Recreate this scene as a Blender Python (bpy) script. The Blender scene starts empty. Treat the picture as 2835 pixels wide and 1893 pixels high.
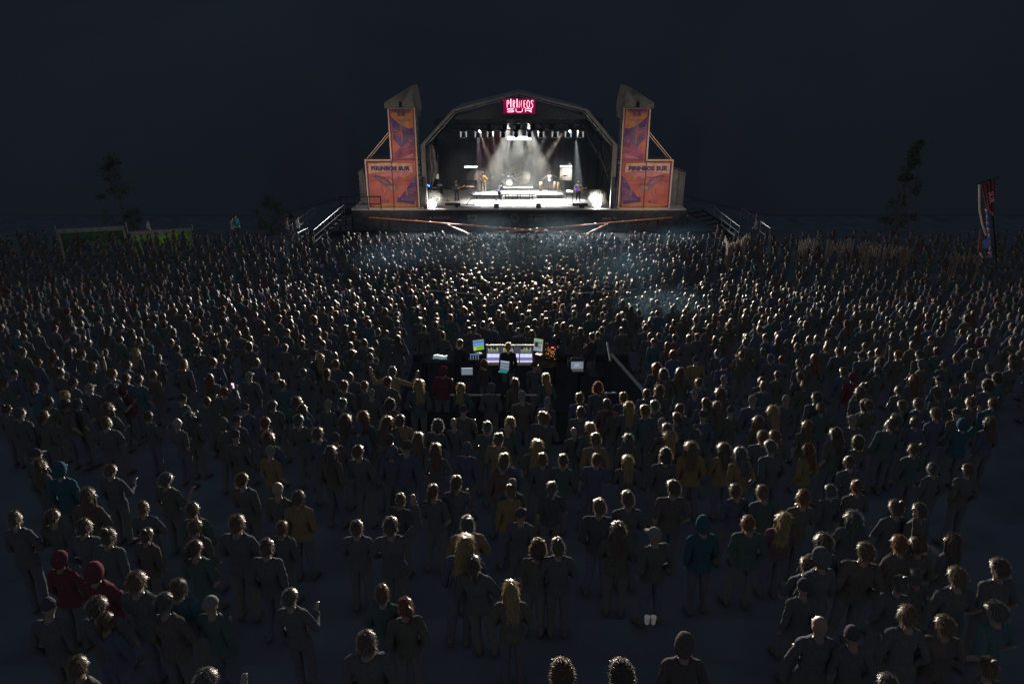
import bpy, bmesh, math, random
import numpy as np
from mathutils import Vector, Matrix, Euler, noise
R = math.radians
rnd = random.Random(7)
S = bpy.context.scene
C = S.collection

# ------------------------------------------------------------------ camera
CAM_H, PITCH, FPX = 12.4, R(21.5), 1890.0
cam_d = bpy.data.cameras.new("camera"); cam = bpy.data.objects.new("camera", cam_d); C.objects.link(cam)
cam.location = (0, 0, CAM_H); cam.rotation_euler = (R(90) - PITCH, 0, 0)
cam_d.sensor_width = 36; cam_d.lens = FPX / 2835 * 36
cam_d.clip_start = .1; cam_d.clip_end = 4000
S.camera = cam

# ------------------------------------------------------------------ world: moonless overcast night
W = bpy.data.worlds.new("World"); S.world = W; W.use_nodes = True
bg = W.node_tree.nodes['Background']
bg.inputs[0].default_value = (.026, .038, .061, 1); bg.inputs[1].default_value = 1.0
S.view_settings.view_transform = 'Standard'; S.view_settings.look = 'None'
S.view_settings.exposure = 0; S.view_settings.gamma = 1
S.render.engine = 'CYCLES'
S.cycles.use_denoising = True
S.cycles.max_bounces = 5; S.cycles.diffuse_bounces = 0
S.cycles.use_fast_gi = True; S.cycles.fast_gi_method = 'ADD'; W.light_settings.ao_factor = .11; W.light_settings.distance = .2; S.cycles.glossy_bounces = 2
S.cycles.transmission_bounces = 2; S.cycles.volume_bounces = 0; S.cycles.transparent_max_bounces = 6
S.cycles.sample_clamp_indirect = 3.0; S.cycles.sample_clamp_direct = 0
S.cycles.volume_step_rate = 2.0; S.cycles.volume_max_steps = 64

def lamp(name, kind, loc, target, power, col=(1, 1, 1), cone=40, blend=.5, size=.12, size_y=None):
    d = bpy.data.lights.new(name, kind); o = bpy.data.objects.new(name, d); C.objects.link(o)
    d.energy = power; d.color = col; o.location = loc
    v = Vector(target) - Vector(loc); o.rotation_euler = v.to_track_quat('-Z', 'Y').to_euler()
    if kind == 'SPOT':
        d.spot_size = R(cone); d.spot_blend = blend; d.shadow_soft_size = size
    elif kind == 'AREA':
        d.size = size
        if size_y: d.shape = 'RECTANGLE'; d.size_y = size_y
    else: d.shadow_soft_size = size
    return o

# stage lighting towards the audience: unseen spots in the stage opening, heights set for thin rims
COOL, WARM = (.82, .92, 1.0), (1.0, .80, .58)
for x, z, tx, ty, tz, e, c, cone in (
        (-4.6, 5.0, -13, 10, 4.6, 85000, (1, .95, .88), 30), (-1.6, 5.0, -3, 12, 4.4, 310000, (1, .84, .64), 26), (2.6, 5.0, 4.5, 12, 4.4, 310000, (1, .84, .64), 26), (5.6, 5.0, 15, 10, 4.6, 100000, (1, .93, .82), 32),
        (-4.2, 3.4, -19, 26, 3.0, 22000, (1, .97, .92), 50), (-2.0, 3.4, -7, 26, 2.6, 40000, (1, .95, .88), 40), (3.2, 3.4, 8, 26, 2.6, 40000, (1, .95, .88), 40), (5.4, 3.4, 20, 26, 3.0, 24000, (1, .97, .92), 50)):
    lamp("audience_beam", 'SPOT', (x, 57.35, z), (tx, ty, tz), e, c, cone, .8, .12)
for x in (-5.5, -1, 2.2, 6.6):   # front wash over the first rows
    lamp("front_wash", 'SPOT', (x, 57.35, 2.75), (x * 2.0, 40, 1.5), 4200, (1, .97, .92), 130, .6, .12)

# ------------------------------------------------------------------ view helpers (measure the picture into the world)
cp, sp = math.cos(PITCH), math.sin(PITCH)
def ray(px, py):
    x = (px - 1417.5) / FPX; y = -(py - 946.5) / FPX
    return Vector((x, cp + y * sp, -sp + y * cp))
def atY(px, py, Y):
    d = ray(px, py); t = Y / d.y
    return Vector((d.x * t, Y, CAM_H + d.z * t))
def atZ(px, py, z):
    d = ray(px, py); t = (z - CAM_H) / d.z
    return Vector((d.x * t, d.y * t, z))
GP = ((-60, 9.5), (-10, 7.4), (0, 6.0), (6, 5.0), (12, 4.0), (18, 3.3), (26, 2.0), (30, 1.2), (36, 0.15), (38, 0), (2000, 0))
def gz(X, Y):      # terraces: one-metre treads, stepped to keep stage light off the ground
    lip = 0
    if Y < 36: lip = .06 * (Y - math.floor(Y) - .5); Y = math.floor(Y) + .5      # treads tilted back so grazing stage light misses them
    for (a, za), (b, zb) in zip(GP, GP[1:]):
        if Y <= b:
            z = za + (zb - za) * (Y - a) / (b - a) + lip; break
    if Y > 52: z = 0
    return z
def head_at(px, py, hh=1.62):
    d = ray(px, py); t = 3.0
    while t < 90:
        p = d * t
        if CAM_H + p.z <= gz(p.x, p.y) + hh: break
        t += .05
    return p.x, p.y, gz(p.x, p.y)

# ------------------------------------------------------------------ materials
MATS = {}
def mat(name, col=(.5, .5, .5), rough=.7, metal=0, emit=None, es=1, var=.15, scale=6, trans=0, spec=.4, bump=0):
    if name in MATS: return MATS[name]
    m = bpy.data.materials.new(name); m.use_nodes = True; nt = m.node_tree; b = nt.nodes['Principled BSDF']
    b.inputs['Roughness'].default_value = rough; b.inputs['Metallic'].default_value = metal
    b.inputs['Specular IOR Level'].default_value = spec
    tc = nt.nodes.new('ShaderNodeTexCoord'); n = nt.nodes.new('ShaderNodeTexNoise')
    n.inputs['Scale'].default_value = scale; n.inputs['Detail'].default_value = 4
    nt.links.new(tc.outputs['Object'], n.inputs['Vector'])
    mr = nt.nodes.new('ShaderNodeMapRange'); mr.inputs['From Min'].default_value = .3; mr.inputs['From Max'].default_value = .7
    mr.inputs['To Min'].default_value = 1 - var; mr.inputs['To Max'].default_value = 1 + var
    nt.links.new(n.outputs['Fac'], mr.inputs['Value'])
    h = nt.nodes.new('ShaderNodeMix'); h.data_type = 'RGBA'; h.blend_type = 'MULTIPLY'; h.inputs['Factor'].default_value = 1
    h.inputs['A'].default_value = (*col, 1); nt.links.new(mr.outputs['Result'], h.inputs['B'])
    nt.links.new(h.outputs['Result'], b.inputs['Base Color'])
    if emit:
        b.inputs['Emission Color'].default_value = (*emit, 1); b.inputs['Emission Strength'].default_value = es
    if bump:
        bp = nt.nodes.new('ShaderNodeBump'); bp.inputs['Strength'].default_value = bump; bp.inputs['Distance'].default_value = .05
        nt.links.new(n.outputs['Fac'], bp.inputs['Height']); nt.links.new(bp.outputs['Normal'], b.inputs['Normal'])
    if trans:
        tr = nt.nodes.new('ShaderNodeBsdfTranslucent'); mx = nt.nodes.new('ShaderNodeMixShader'); mx.inputs[0].default_value = trans
        nt.links.new(h.outputs['Result'], tr.inputs[0]); out = nt.nodes['Material Output']
        nt.links.new(b.outputs[0], mx.inputs[1]); nt.links.new(tr.outputs[0], mx.inputs[2]); nt.links.new(mx.outputs[0], out.inputs[0])
    MATS[name] = m
    return m
def mat_attr(name, src, rough, trans=0, spec=.3, sheen=0, attr='Col', amp=.2, scale=40, boost=1):
    """colour comes from the object (src 'obj') or from a per-face-corner colour attribute (src 'attr')"""
    m = bpy.data.materials.new(name); m.use_nodes = True; nt = m.node_tree; b = nt.nodes['Principled BSDF']
    b.inputs['Roughness'].default_value = rough; b.inputs['Specular IOR Level'].default_value = spec
    if sheen: b.inputs['Sheen Weight'].default_value = sheen; b.inputs['Sheen Roughness'].default_value = .4
    if src == 'obj': a = nt.nodes.new('ShaderNodeObjectInfo'); o = a.outputs['Color']
    else: a = nt.nodes.new('ShaderNodeAttribute'); a.attribute_name = attr; o = a.outputs['Color']
    tc = nt.nodes.new('ShaderNodeTexCoord'); n = nt.nodes.new('ShaderNodeTexNoise'); n.inputs['Scale'].default_value = scale
    nt.links.new(tc.outputs['Object'], n.inputs['Vector'])
    mr = nt.nodes.new('ShaderNodeMapRange'); mr.inputs['From Min'].default_value = .3; mr.inputs['From Max'].default_value = .7
    mr.inputs['To Min'].default_value = (1 - amp) * boost; mr.inputs['To Max'].default_value = (1 + amp) * boost
    nt.links.new(n.outputs['Fac'], mr.inputs['Value'])
    h = nt.nodes.new('ShaderNodeMix'); h.data_type = 'RGBA'; h.blend_type = 'MULTIPLY'; h.inputs['Factor'].default_value = 1
    nt.links.new(o, h.inputs['A']); nt.links.new(mr.outputs['Result'], h.inputs['B'])
    nt.links.new(h.outputs['Result'], b.inputs['Base Color'])
    if trans:
        tr = nt.nodes.new('ShaderNodeBsdfTranslucent'); mx = nt.nodes.new('ShaderNodeMixShader'); mx.inputs[0].default_value = trans
        nt.links.new(h.outputs['Result'], tr.inputs[0]); out = nt.nodes['Material Output']
        nt.links.new(b.outputs[0], mx.inputs[1]); nt.links.new(tr.outputs[0], mx.inputs[2]); nt.links.new(mx.outputs[0], out.inputs[0])
    return m
HB = 2.0
M_CLOTH = mat_attr('cloth', 'obj', .9, 0, 0, 0)
M_HAIR = mat_attr('hair', 'obj', .6, 0, .3, 0)
M_STRAND = mat_attr('hair_strands', 'obj', .4, .6, .5, 0, boost=HB)
M_SKIN = mat_attr('skin', 'obj', .55, 0, .4, 0, amp=.06)
M_CROWD = mat_attr('crowd_cloth_skin', 'attr', .8, 0, 0, 0)
M_CROWDH = mat_attr('crowd_hair', 'attr', .6, 0, .3, 0)
M_CROWDS = mat_attr('crowd_hair_strands', 'attr', .4, .6, .5, 0, boost=HB)

black = mat('black_metal', (.02, .021, .024), .45, .6, var=.1)
blackm = mat('black_matt', (.022, .024, .029), 1, var=.15, spec=0)
alu = mat('aluminium_tube', (.30, .31, .32), .4, .7, var=.1)
greym = mat('grey_paint', (.32, .33, .34), .55, var=.12)
deckm = mat('stage_floor_vinyl', (.42, .40, .38), .32, var=.12, scale=3, spec=.5)
apronm = mat('black_apron_cloth', (.045, .047, .052), .9, var=.35, scale=2.2, bump=.3)
tarp = mat('grey_tarpaulin', (.18, .165, .15), .75, var=.25, scale=2, trans=.15, bump=.3)
tarp_dark = mat('dark_roof_skin', (.10, .11, .12), .8, var=.3, scale=1.5, bump=.3)
curtain = mat('dark_backdrop_cloth', (.045, .06, .07), .95, var=.35, scale=1.2)
white_p = mat('white_paint', (.75, .75, .74), .5, var=.06)
def emis(name, col, s): return mat(name, (.02, .02, .02), .6, emit=col, es=s, var=.05)

# ------------------------------------------------------------------ mesh builder
class MB:
    def __init__(s): s.v = []; s.f = []; s.m = []; s.ms = []; s.smooth = False
    def mi(s, m):
        if m not in s.ms: s.ms.append(m)
        return s.ms.index(m)
    def add(s, vs, fs, m):
        k = len(s.v); i = s.mi(m); s.v += [tuple(v) for v in vs]
        for f in fs: s.f.append([a + k for a in f]); s.m.append(i)
        return s
    def box(s, c, d, m, rot=None, bev=0):
        x, y, z = (a / 2 for a in d)
        vs = [Vector((a * x, b * y, e * z)) for a in (-1, 1) for b in (-1, 1) for e in (-1, 1)]
        if rot: q = Euler(rot).to_matrix(); vs = [q @ v for v in vs]
        vs = [v + Vector(c) for v in vs]
        return s.add(vs, [(0, 1, 3, 2), (4, 6, 7, 5), (0, 4, 5, 1), (2, 3, 7, 6), (0, 2, 6, 4), (1, 5, 7, 3)], m)
    def tube(s, pts, r, m, n=8, close=False, cap=True):
        pts = [Vector(p) for p in pts]; k = len(pts); rings = []; rr = r if isinstance(r, (list, tuple)) else [r] * k
        up = None
        for i, p in enumerate(pts):
            if close: t = pts[(i + 1) % k] - pts[i - 1]
            else: t = pts[min(i + 1, k - 1)] - pts[max(i - 1, 0)]
            t.normalize()
            a = up if up is not None and abs(up.dot(t)) < .95 else (Vector((0, 0, 1)) if abs(t.z) < .9 else Vector((0, 1, 0)))
            u = (a - t * a.dot(t)).normalized(); w = t.cross(u); up = u
            rings.append([p + (u * math.cos(6.2832 * j / n) + w * math.sin(6.2832 * j / n)) * rr[i] for j in range(n)])
        vs = [v for q in rings for v in q]; fs = []
        for i in range(k if close else k - 1):
            a, b = i * n, ((i + 1) % k) * n
            fs += [(a + j, a + (j + 1) % n, b + (j + 1) % n, b + j) for j in range(n)]
        if cap and not close: fs += [tuple(range(n))[::-1], tuple((k - 1) * n + j for j in range(n))]
        return s.add(vs, fs, m)
    def ell(s, c, r, m, nu=14, nv=9, rot=None):
        vs = []; fs = []; q = Euler(rot).to_matrix() if rot else None
        if not isinstance(r, (list, tuple)): r = (r, r, r)
        for i in range(nv + 1):
            th = math.pi * i / nv
            for j in range(nu):
                a = 6.2832 * j / nu; p = Vector((math.sin(th) * math.cos(a) * r[0], math.sin(th) * math.sin(a) * r[1], math.cos(th) * r[2]))
                if q: p = q @ p
                vs.append(p + Vector(c))
        for i in range(nv):
            for j in range(nu):
                fs.append((i * nu + j, (i + 1) * nu + j, (i + 1) * nu + (j + 1) % nu, i * nu + (j + 1) % nu))
        return s.add(vs, fs, m)
    def prism(s, poly, axis, a, b, m):
        """poly in the two other axes, extruded from a to b along axis"""
        def mk(p, t):
            if axis == 'y': return (p[0], t, p[1])
            if axis == 'z': return (p[0], p[1], t)
            return (t, p[0], p[1])
        n = len(poly); vs = [mk(p, a) for p in poly] + [mk(p, b) for p in poly]
        fs = [tuple(range(n)), tuple(range(2 * n - 1, n - 1, -1))] + [(i, n + i, n + (i + 1) % n, (i + 1) % n) for i in range(n)]
        return s.add(vs, fs, m)
    def grid(s, f, nu, nv, m, thick=0):
        vs = [f(i / nu, j / nv) for j in range(nv + 1) for i in range(nu + 1)]
        fs = [(j * (nu + 1) + i, j * (nu + 1) + i + 1, (j + 1) * (nu + 1) + i + 1, (j + 1) * (nu + 1) + i) for j in range(nv) for i in range(nu)]
        return s.add(vs, fs, m)
    def build(s, name, parent=None, smooth=None, loc=None):
        me = bpy.data.meshes.new(name); me.from_pydata(s.v, [], s.f)
        for m in s.ms: me.materials.append(m)
        me.polygons.foreach_set('material_index', s.m)
        bm = bmesh.new(); bm.from_mesh(me); bmesh.ops.recalc_face_normals(bm, faces=bm.faces); bm.to_mesh(me); bm.free()
        sm = s.smooth if smooth is None else smooth
        if sm: me.polygons.foreach_set('use_smooth', [True] * len(me.polygons))
        me.update()
        o = bpy.data.objects.new(name, me); C.objects.link(o)
        if parent: o.parent = parent
        if loc: o.location = loc
        return o
def tag(o, label=None, cat=None, group=None, kind=None):
    if label: o['label'] = label
    if cat: o['category'] = cat
    if group: o['group'] = group
    if kind: o['kind'] = kind
    return o
def empty(name, loc=(0, 0, 0), rz=0, **k):
    o = bpy.data.objects.new(name, None); C.objects.link(o); o.location = loc; o.rotation_euler = (0, 0, rz); o.empty_display_size = .2
    return tag(o, **k)
def truss(mb, a, b, m, w=.3, step=.5, r=.025, up=(0, 0, 1)):
    a, b = Vector(a), Vector(b); t = (b - a); L = t.length; t.normalize(); u = Vector(up); u = (u - t * u.dot(t)).normalized(); v = t.cross(u)
    cs = [(u * i + v * j) * w / 2 for i in (-1, 1) for j in (-1, 1)]
    for c in cs: mb.tube([a + c, b + c], r, m, 6)
    n = max(1, int(L / step)); k = 0
    for c0, c1 in ((0, 1), (1, 3), (3, 2), (2, 0)):
        for i in range(n):
            p, q = (cs[c0], cs[c1]) if (i + k) % 2 else (cs[c1], cs[c0])
            mb.tube([a + t * (L * i / n) + p, a + t * (L * (i + 1) / n) + q], r * .55, m, 4, cap=False)
        k += 1
def text_obj(txt, size, name, m, parent=None, off=0, ext=.004, align='CENTER', sx=1, space=1):
    cu = bpy.data.curves.new(name, 'FONT'); cu.body = txt; cu.size = size; cu.extrude = ext; cu.offset = off
    cu.align_x = align; cu.align_y = 'CENTER'; cu.space_character = space; cu.resolution_u = 3
    o = bpy.data.objects.new(name, cu); C.objects.link(o)
    dg = bpy.context.evaluated_depsgraph_get(); me = bpy.data.meshes.new_from_object(o.evaluated_get(dg))
    bpy.data.objects.remove(o); me.materials.clear(); me.materials.append(m)
    q = Matrix.Rotation(R(90), 4, 'X') @ Matrix.Diagonal((sx, 1, 1, 1)); me.transform(q)
    o = bpy.data.objects.new(name, me); C.objects.link(o)
    if parent: o.parent = parent
    return o

# ------------------------------------------------------------------ ground, hills, haze
earth = mat('dark_earth_and_grass', (.052, .065, .087), 1, var=.2, spec=0, scale=.8, bump=.4)
hillm = mat('wooded_hillside', (.054, .068, .091), 1, var=.12, scale=.03)
def axis_pts(lo, hi, st, far):
    p = list(np.arange(lo, hi + .01, st)); return [-far, -far / 2, -far / 4] + [float(q) for q in p] + [far / 4, far / 2, far]
gx = axis_pts(-80, 80, 2.0, 1500); gy = [-1500, -750, -375] + [k + e for k in range(-60, 37) for e in (-.004, .004)] + [37 + k for k in range(44)] + [375, 750, 1500]
g = MB(); vs = []
for y in gy:
    for x in gx:
        vs.append((x, y, gz(x, y) - (.15 if y > 60 else 0) + .004 * noise.noise(Vector((x * .3, y * .3, 0)))))
n = len(gx)
g.add(vs, [(j * n + i, j * n + i + 1, (j + 1) * n + i + 1, (j + 1) * n + i) for j in range(len(gy) - 1) for i in range(n - 1)], earth)
tag(g.build('ground', smooth=False), kind='structure')
pf = MB(); pf.grid(lambda u, v: (-16 + 34 * u, 48.2 + 8.7 * v, .022), 20, 8, mat('pit_shade_black', (.018, .02, .024), 1, var=.4, scale=1.5, spec=0))  # black sheet added over the lit ground to imitate the dark pit
tag(pf.build('pit_dark_sheet'), kind='structure')
hm = MB()
def hillf(u, v):      # the far shore climbs steeply behind the stage
    x = (-1 + 2 * u); x = 1100 * x * (.08 + .92 * x * x); sm_ = max(0, min(1, (abs(x - .6) - 17) / 7)); y = 76 - 12 * sm_ * sm_ * (3 - 2 * sm_) + 620 * v ** 1.6 + .00012 * x * x
    h = 105 * v ** .8 * (1 + .12 * math.sin(u * 11 + .6) + .06 * math.sin(u * 29 + 2)) + (7 * noise.noise(Vector((x * .02, y * .02, 0))) + 2.5 * noise.noise(Vector((x * .09, y * .09, 3)))) * min(1, v * 3)
    return (x, y, -.6 + h)
hm.grid(hillf, 260, 44, hillm)
tag(hm.build('hills', smooth=True), kind='structure')
HAZE = 0
if HAZE:
    hz = MB(); hm_ = bpy.data.materials.new('night_haze'); hm_.use_nodes = True; nt = hm_.node_tree; nt.nodes.clear()
    out = nt.nodes.new('ShaderNodeOutputMaterial'); pv = nt.nodes.new('ShaderNodeVolumePrincipled')
    pv.inputs['Color'].default_value = (.85, .9, 1, 1); pv.inputs['Density'].default_value = HAZE; pv.inputs['Anisotropy'].default_value = .2
    nt.links.new(pv.outputs[0], out.inputs['Volume'])
    hz.box((0, 200, 64), (3400, 3400, 134), hm_)
    tag(hz.build('haze'), kind='stuff')
# ================================================================== STAGE
SZ, SY = 1.85, 57.0          # stage floor height and front edge
CX = .56
X0, X1 = -13.3, 14.6         # wide deck that also carries the banner towers
st = empty('stage', (CX, SY, 0), label='long black-skirted concert stage deck facing the crowd, white lettering faint on its front', cat='stage')
def rel(mb, name, parent, smooth=None):
    """build in world coordinates, then hang under the parent"""
    o = mb.build(name, None, smooth); o.parent = parent; o.matrix_parent_inverse = Matrix.Translation(-Vector(parent.location))
    return o
d = MB(); d.box((CX, SY + 5.6, SZ - .06), (27.9, 11.2, .12), deckm); rel(d, 'deck', st)
a = MB()   # pleated cloth skirt
def apr(u, v):
    x = X0 + (X1 - X0) * u
    return (x, SY - .03 + .025 * math.sin(x * 7 + 2 * math.sin(x * 1.3)) * (1 - v * .8), .02 + (SZ - .14) * v)
a.grid(apr, 220, 3, apronm); rel(a, 'apron', st, True)
a = MB(); a.box((CX + .05, SY - .02, SZ - .03), (16.0, .05, .05), mat('aluminium_edge', (.5, .5, .5), .35, .5)); rel(a, 'edge_trim', st)
faint = mat('faded_print', (.16, .155, .15), .9, var=.3, scale=5)
def print_at(txt, x, z, size, **k):
    o = text_obj(txt, size, 'lettering', faint, st, **k); o.location = (x - CX, -.075, z); return o
print_at('AMBAR', -5.9, 1.12, .42, off=.012, sx=1.05)
print_at('HUESCA', 2.1, .98, .36, off=.008, sx=1.1)
print_at('DIPUTACION DE', 2.15, 1.32, .2)
print_at('turismo', 5.9, 1.12, .28)
def logo(nm, quads):
    lg = MB()
    for q in quads: lg.add([(x - CX, -.078, z) for x, z in q], [(0, 1, 2, 3)], faint)
    o = lg.build(nm, st)
logo('bird_logo', [[(-6.95, 1.12), (-6.8, 1.25), (-6.68, 1.1), (-6.86, .98)]])
for r0, r1, nm in ((.30, .36, 'ring_logo'), (.17, .2, 'inner_ring_logo')):
    logo(nm, [[(.25 + r * math.cos(a), 1.12 + r * math.sin(a)) for r, a in ((r0, i * .2618), (r1, i * .2618), (r1, (i + 1) * .2618), (r0, (i + 1) * .2618))] for i in range(24)])
R4 = lambda x, z, w, h: [(x - w / 2, z - h / 2), (x + w / 2, z - h / 2), (x + w / 2, z + h / 2), (x - w / 2, z + h / 2)]
logo('square_logo', [R4(-3.3, 1.3, .8, .12), R4(-3.6, 1.1, .2, .28), R4(-3.0, 1.1, .2, .28), R4(-3.3, .9, .8, .1)])
logo('bar_logo', [R4(7.9, 1.05, .75, .22)]); logo('small_bar_logo', [R4(8.6, 1.1, .35, .1)])

# ---- roof: five-sided tunnel on a portal frame
LX, RX = -7.35, 8.48
FR = [(LX, SZ), (LX, 7.0), (-4.72, 9.68), (CX, 10.98), (6.0, 9.70), (RX, 7.0), (RX, SZ)]
roof = empty('stage_roof', (CX, SY, SZ), label='big arched stage roof with pale tarpaulin edge over the lit band', cat='stage roof')
YB = 67.2
e = MB()      # pale fascia band along the arch
def off(poly, k):
    c = Vector((CX, 5.5)); return [tuple(c + (Vector(p) - c) * k) for p in poly]
o1, o2 = off(FR, 1.0), off(FR, .970)
for i in range(1, 5):
    q = [o1[i], o1[i + 1], o2[i + 1], o2[i]]
    e.prism(q, 'y', SY - .12, SY + .45, tarp)
rel(e, 'fascia', roof)
e = MB()
for x in (LX + .16, RX - .16):
    e.box((x, SY + .1, 5.75), (.34, .4, 2.5), tarp)
rel(e, 'hanging_leg_cover', roof)
for x in (LX + .16, RX - .16):
    e = MB(); e.box((x, SY + .15, 3.15), (.26, .3, 2.6), black)
    e.tube([(x + (.16 if x < 0 else -.16), SY - .05, SZ), (x + (.16 if x < 0 else -.16), SY - .05, 7.1)], .035, alu)
    rel(e, 'post', roof)
e = MB()      # roof skin, slightly sagging between the bays
def skin(i):
    p, q = FR[i], FR[i + 1]
    def f(u, v):
        y = SY + .45 + (YB - SY - .45) * v; w = -.09 * abs(math.sin(v * math.pi * 4)) * math.sin(u * math.pi)
        x = p[0] + (q[0] - p[0]) * u; z = p[1] + (q[1] - p[1]) * u; c = Vector((CX - x, 5 - z)).normalized()
        return (x + c.x * -w, y, z + c.y * -w)
    return f
for i in range(1, 5): e.grid(skin(i), 8, 32, tarp_dark)
rel(e, 'roof_skin', roof, True)
e = MB()
for x0 in (LX, RX):
    def wf(u, v, x0=x0):
        return (x0 + .06 * math.sin(u * 30) + .05 * math.sin(v * 7 + u * 9), SY + .5 + (YB - SY - .5) * u, SZ + 5.15 * v)
    e.grid(wf, 40, 10, mat('side_wall_cloth', (.035, .04, .045), .95, var=.4, scale=1.5, bump=.3))
rel(e, 'side_wall', roof, True)
e = MB()
e.grid(lambda u, v: (LX + (RX - LX) * u, YB - .1 + .1 * math.sin(u * 60), SZ + (4.9 if abs(u - .5) > .5 else 7.2) * v * (1 - .55 * max(0, abs(u - .5) - .32))), 120, 8, curtain)
rel(e, 'backdrop', roof, True)
e = MB()
for y in (SY + .5, 60.5, 63.8, YB - .4):
    for i in range(0, 6):
        a0, b0 = FR[i], FR[i + 1]; k = .965
        pa = CX + (a0[0] - CX) * k; pb = CX + (b0[0] - CX) * k; za = 5.5 + (a0[1] - 5.5) * k; zb = 5.5 + (b0[1] - 5.5) * k
        if y == SY + .5 and i in (0, 5): continue
        truss(e, (pa, y, max(za, SZ)), (pb, y, max(zb, SZ)), black if y > 58 else alu, .22, .5, .02, up=(0, 1, 0))
for x, z in ((-4.6, 9.2), (CX, 10.4), (5.9, 9.25), (LX + .4, 6.8), (RX - .4, 6.8)):
    e.tube([(x, SY + .5, z), (x, YB - .4, z)], .04, black, 6)
rel(e, 'roof_frame', roof)
e = MB()    # dark front gable cloth above the truss
gv = [(-4.55, 9.15), (-4.55, 8.95), (5.85, 8.95), (5.85, 9.2), (CX, 10.45)]
e.prism(gv, 'y', SY + .5, SY + .52, mat('gable_mesh', (.05, .055, .06), .9, var=.3))
rel(e, 'gable_cloth', roof)

# torn tarpaulin hanging inside the left upright
t = MB()
def tw(u, v):
    w = .42 + .4 * math.sin(v * 2.6) - .3 * v ** 3
    x = LX + .42 + (u * w) + .5 * max(0, v - .75) * -1; y = SY + .6 + .12 * math.sin(u * 12) + .3 * u
    return (x + .05 * math.sin(v * 14), y, 6.95 - 3.1 * v - .3 * u * v)
t.grid(tw, 14, 24, tarp)
tag(t.build('loose_tarpaulin', smooth=True), 'crumpled pale tarpaulin hanging loose beside the left stage upright', 'tarpaulin')

# ---- neon sign
sg = empty('neon_sign', (CX + .02, SY - .12, 9.94), label='glowing magenta neon sign reading PIRINEOS SUR under the roof peak', cat='sign')
b = MB(); b.box((0, .03, 0), (2.5, .06, 1.12), mat('sign_board', (.2, .01, .06), .5, emit=(.50, .004, .09), es=.25, var=.3, scale=1.5)); b.build('board', sg)
neon = emis('neon_tube', (1.0, .42, .56), 3.2)
def strokes(mb, L, r=.026, oy=-.035):
    for s_ in L:
        pts = [Vector(((x - 1254 / 2 - 0) / 347, oy, (545 - y) / 347)) for x, y in s_]
        mb.tube(pts, r, neon, 6)
# coordinates measured on the sign, 347 units to the metre, centre (575+52, 545)
def sx(L): return [[(x + 52, y) for x, y in s_] for s_ in L]
def arc(cx, cy, rx, ry, a0, a1, n=10): return [(cx + rx * math.cos(R(a0 + (a1 - a0) * i / n)), cy + ry * math.sin(R(a0 + (a1 - a0) * i / n))) for i in range(n + 1)]
for w, L in (('letter_p', [[(240, 580), (240, 395)] + arc(255, 440, 38, 48, -90, 90)]),
          ('letter_i', [[(342, 355), (342, 575)]]),
          ('letter_r', [[(405, 580), (405, 395)] + arc(418, 435, 34, 42, -90, 90), [(415, 480), (448, 580)]]),
          ('letter_i', [[(512, 355), (512, 575)]]),
          ('letter_n', [[(568, 580), (568, 395), (632, 580), (632, 395)]]),
          ('letter_e', [[(742, 398), (700, 398), (700, 580), (745, 580)], [(700, 485), (735, 485)]]),
          ('letter_o', [arc(815, 488, 36, 96, 0, 360, 18)]),
          ('letter_s', [arc(925, 440, 28, 48, -20, -200, 8) + arc(912, 530, 30, 55, -60, 120, 8) + [(888, 575)]]),
          ('letter_s', [[(425, 610), (270, 610), (250, 622), (250, 636), (275, 648), (400, 650), (425, 662), (425, 678), (400, 690), (245, 690)]]),
          ('letter_u', [[(482, 606), (482, 668), (510, 692), (630, 692), (660, 668), (660, 606)]]),
          ('letter_r', [[(740, 698), (740, 610), (880, 610), (908, 622), (908, 642), (880, 654), (750, 654)], [(830, 654), (912, 698)]])):
    m_ = MB(); strokes(m_, sx(L), .02 if w != 'letter_i' else .034); m_.build(w, sg, True)

# ---- lighting truss with ten moving heads
TY, TZ = 58.4, 8.28
tr = MB(); truss(tr, (-4.9, TY, TZ), (6.2, TY, TZ), black, .42, .55, .03)
for x in (-4.3, -1.5, 1.2, 3.9, 5.9): tr.tube([(x, TY, TZ), (x, TY, 9.6)], .02, black, 5)
tag(tr.build('lighting_truss'), 'black lattice truss carrying the row of moving lights below the neon sign', 'truss')
rig = MB()
for x in (-3.6, -1.9, -.6, .5, 1.7, 3.3, 4.8):
    rig.box((x, TY, TZ + .02), (.34, .34, .4), blackm)
tag(rig.build('dimmer_boxes'), 'dark power boxes clamped inside the black lighting truss', 'power boxes')
lens = emis('lamp_lens', (.85, .93, 1), .25); lens_hot = emis('lamp_lens_bright', (.9, .95, 1), 40)
yoke_m = mat('pale_lamp_yoke', (.8, .8, .79), .5, var=.2, scale=14)
HX = [1283.4, 1323.6, 1357.5, 1393, 1428.8, 1466, 1497.6, 1537, 1573, 1606.6]
words = ('leftmost', 'second', 'third', 'fourth', 'fifth', 'sixth', 'seventh', 'eighth', 'ninth', 'rightmost')
yoke_l = mat('yoke_painted_glow', (.6, .6, .6), .5, var=.3, scale=14, emit=(.75, .8, .85), es=.32)  # emission stands in for stage light falling on the pale yokes
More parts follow.
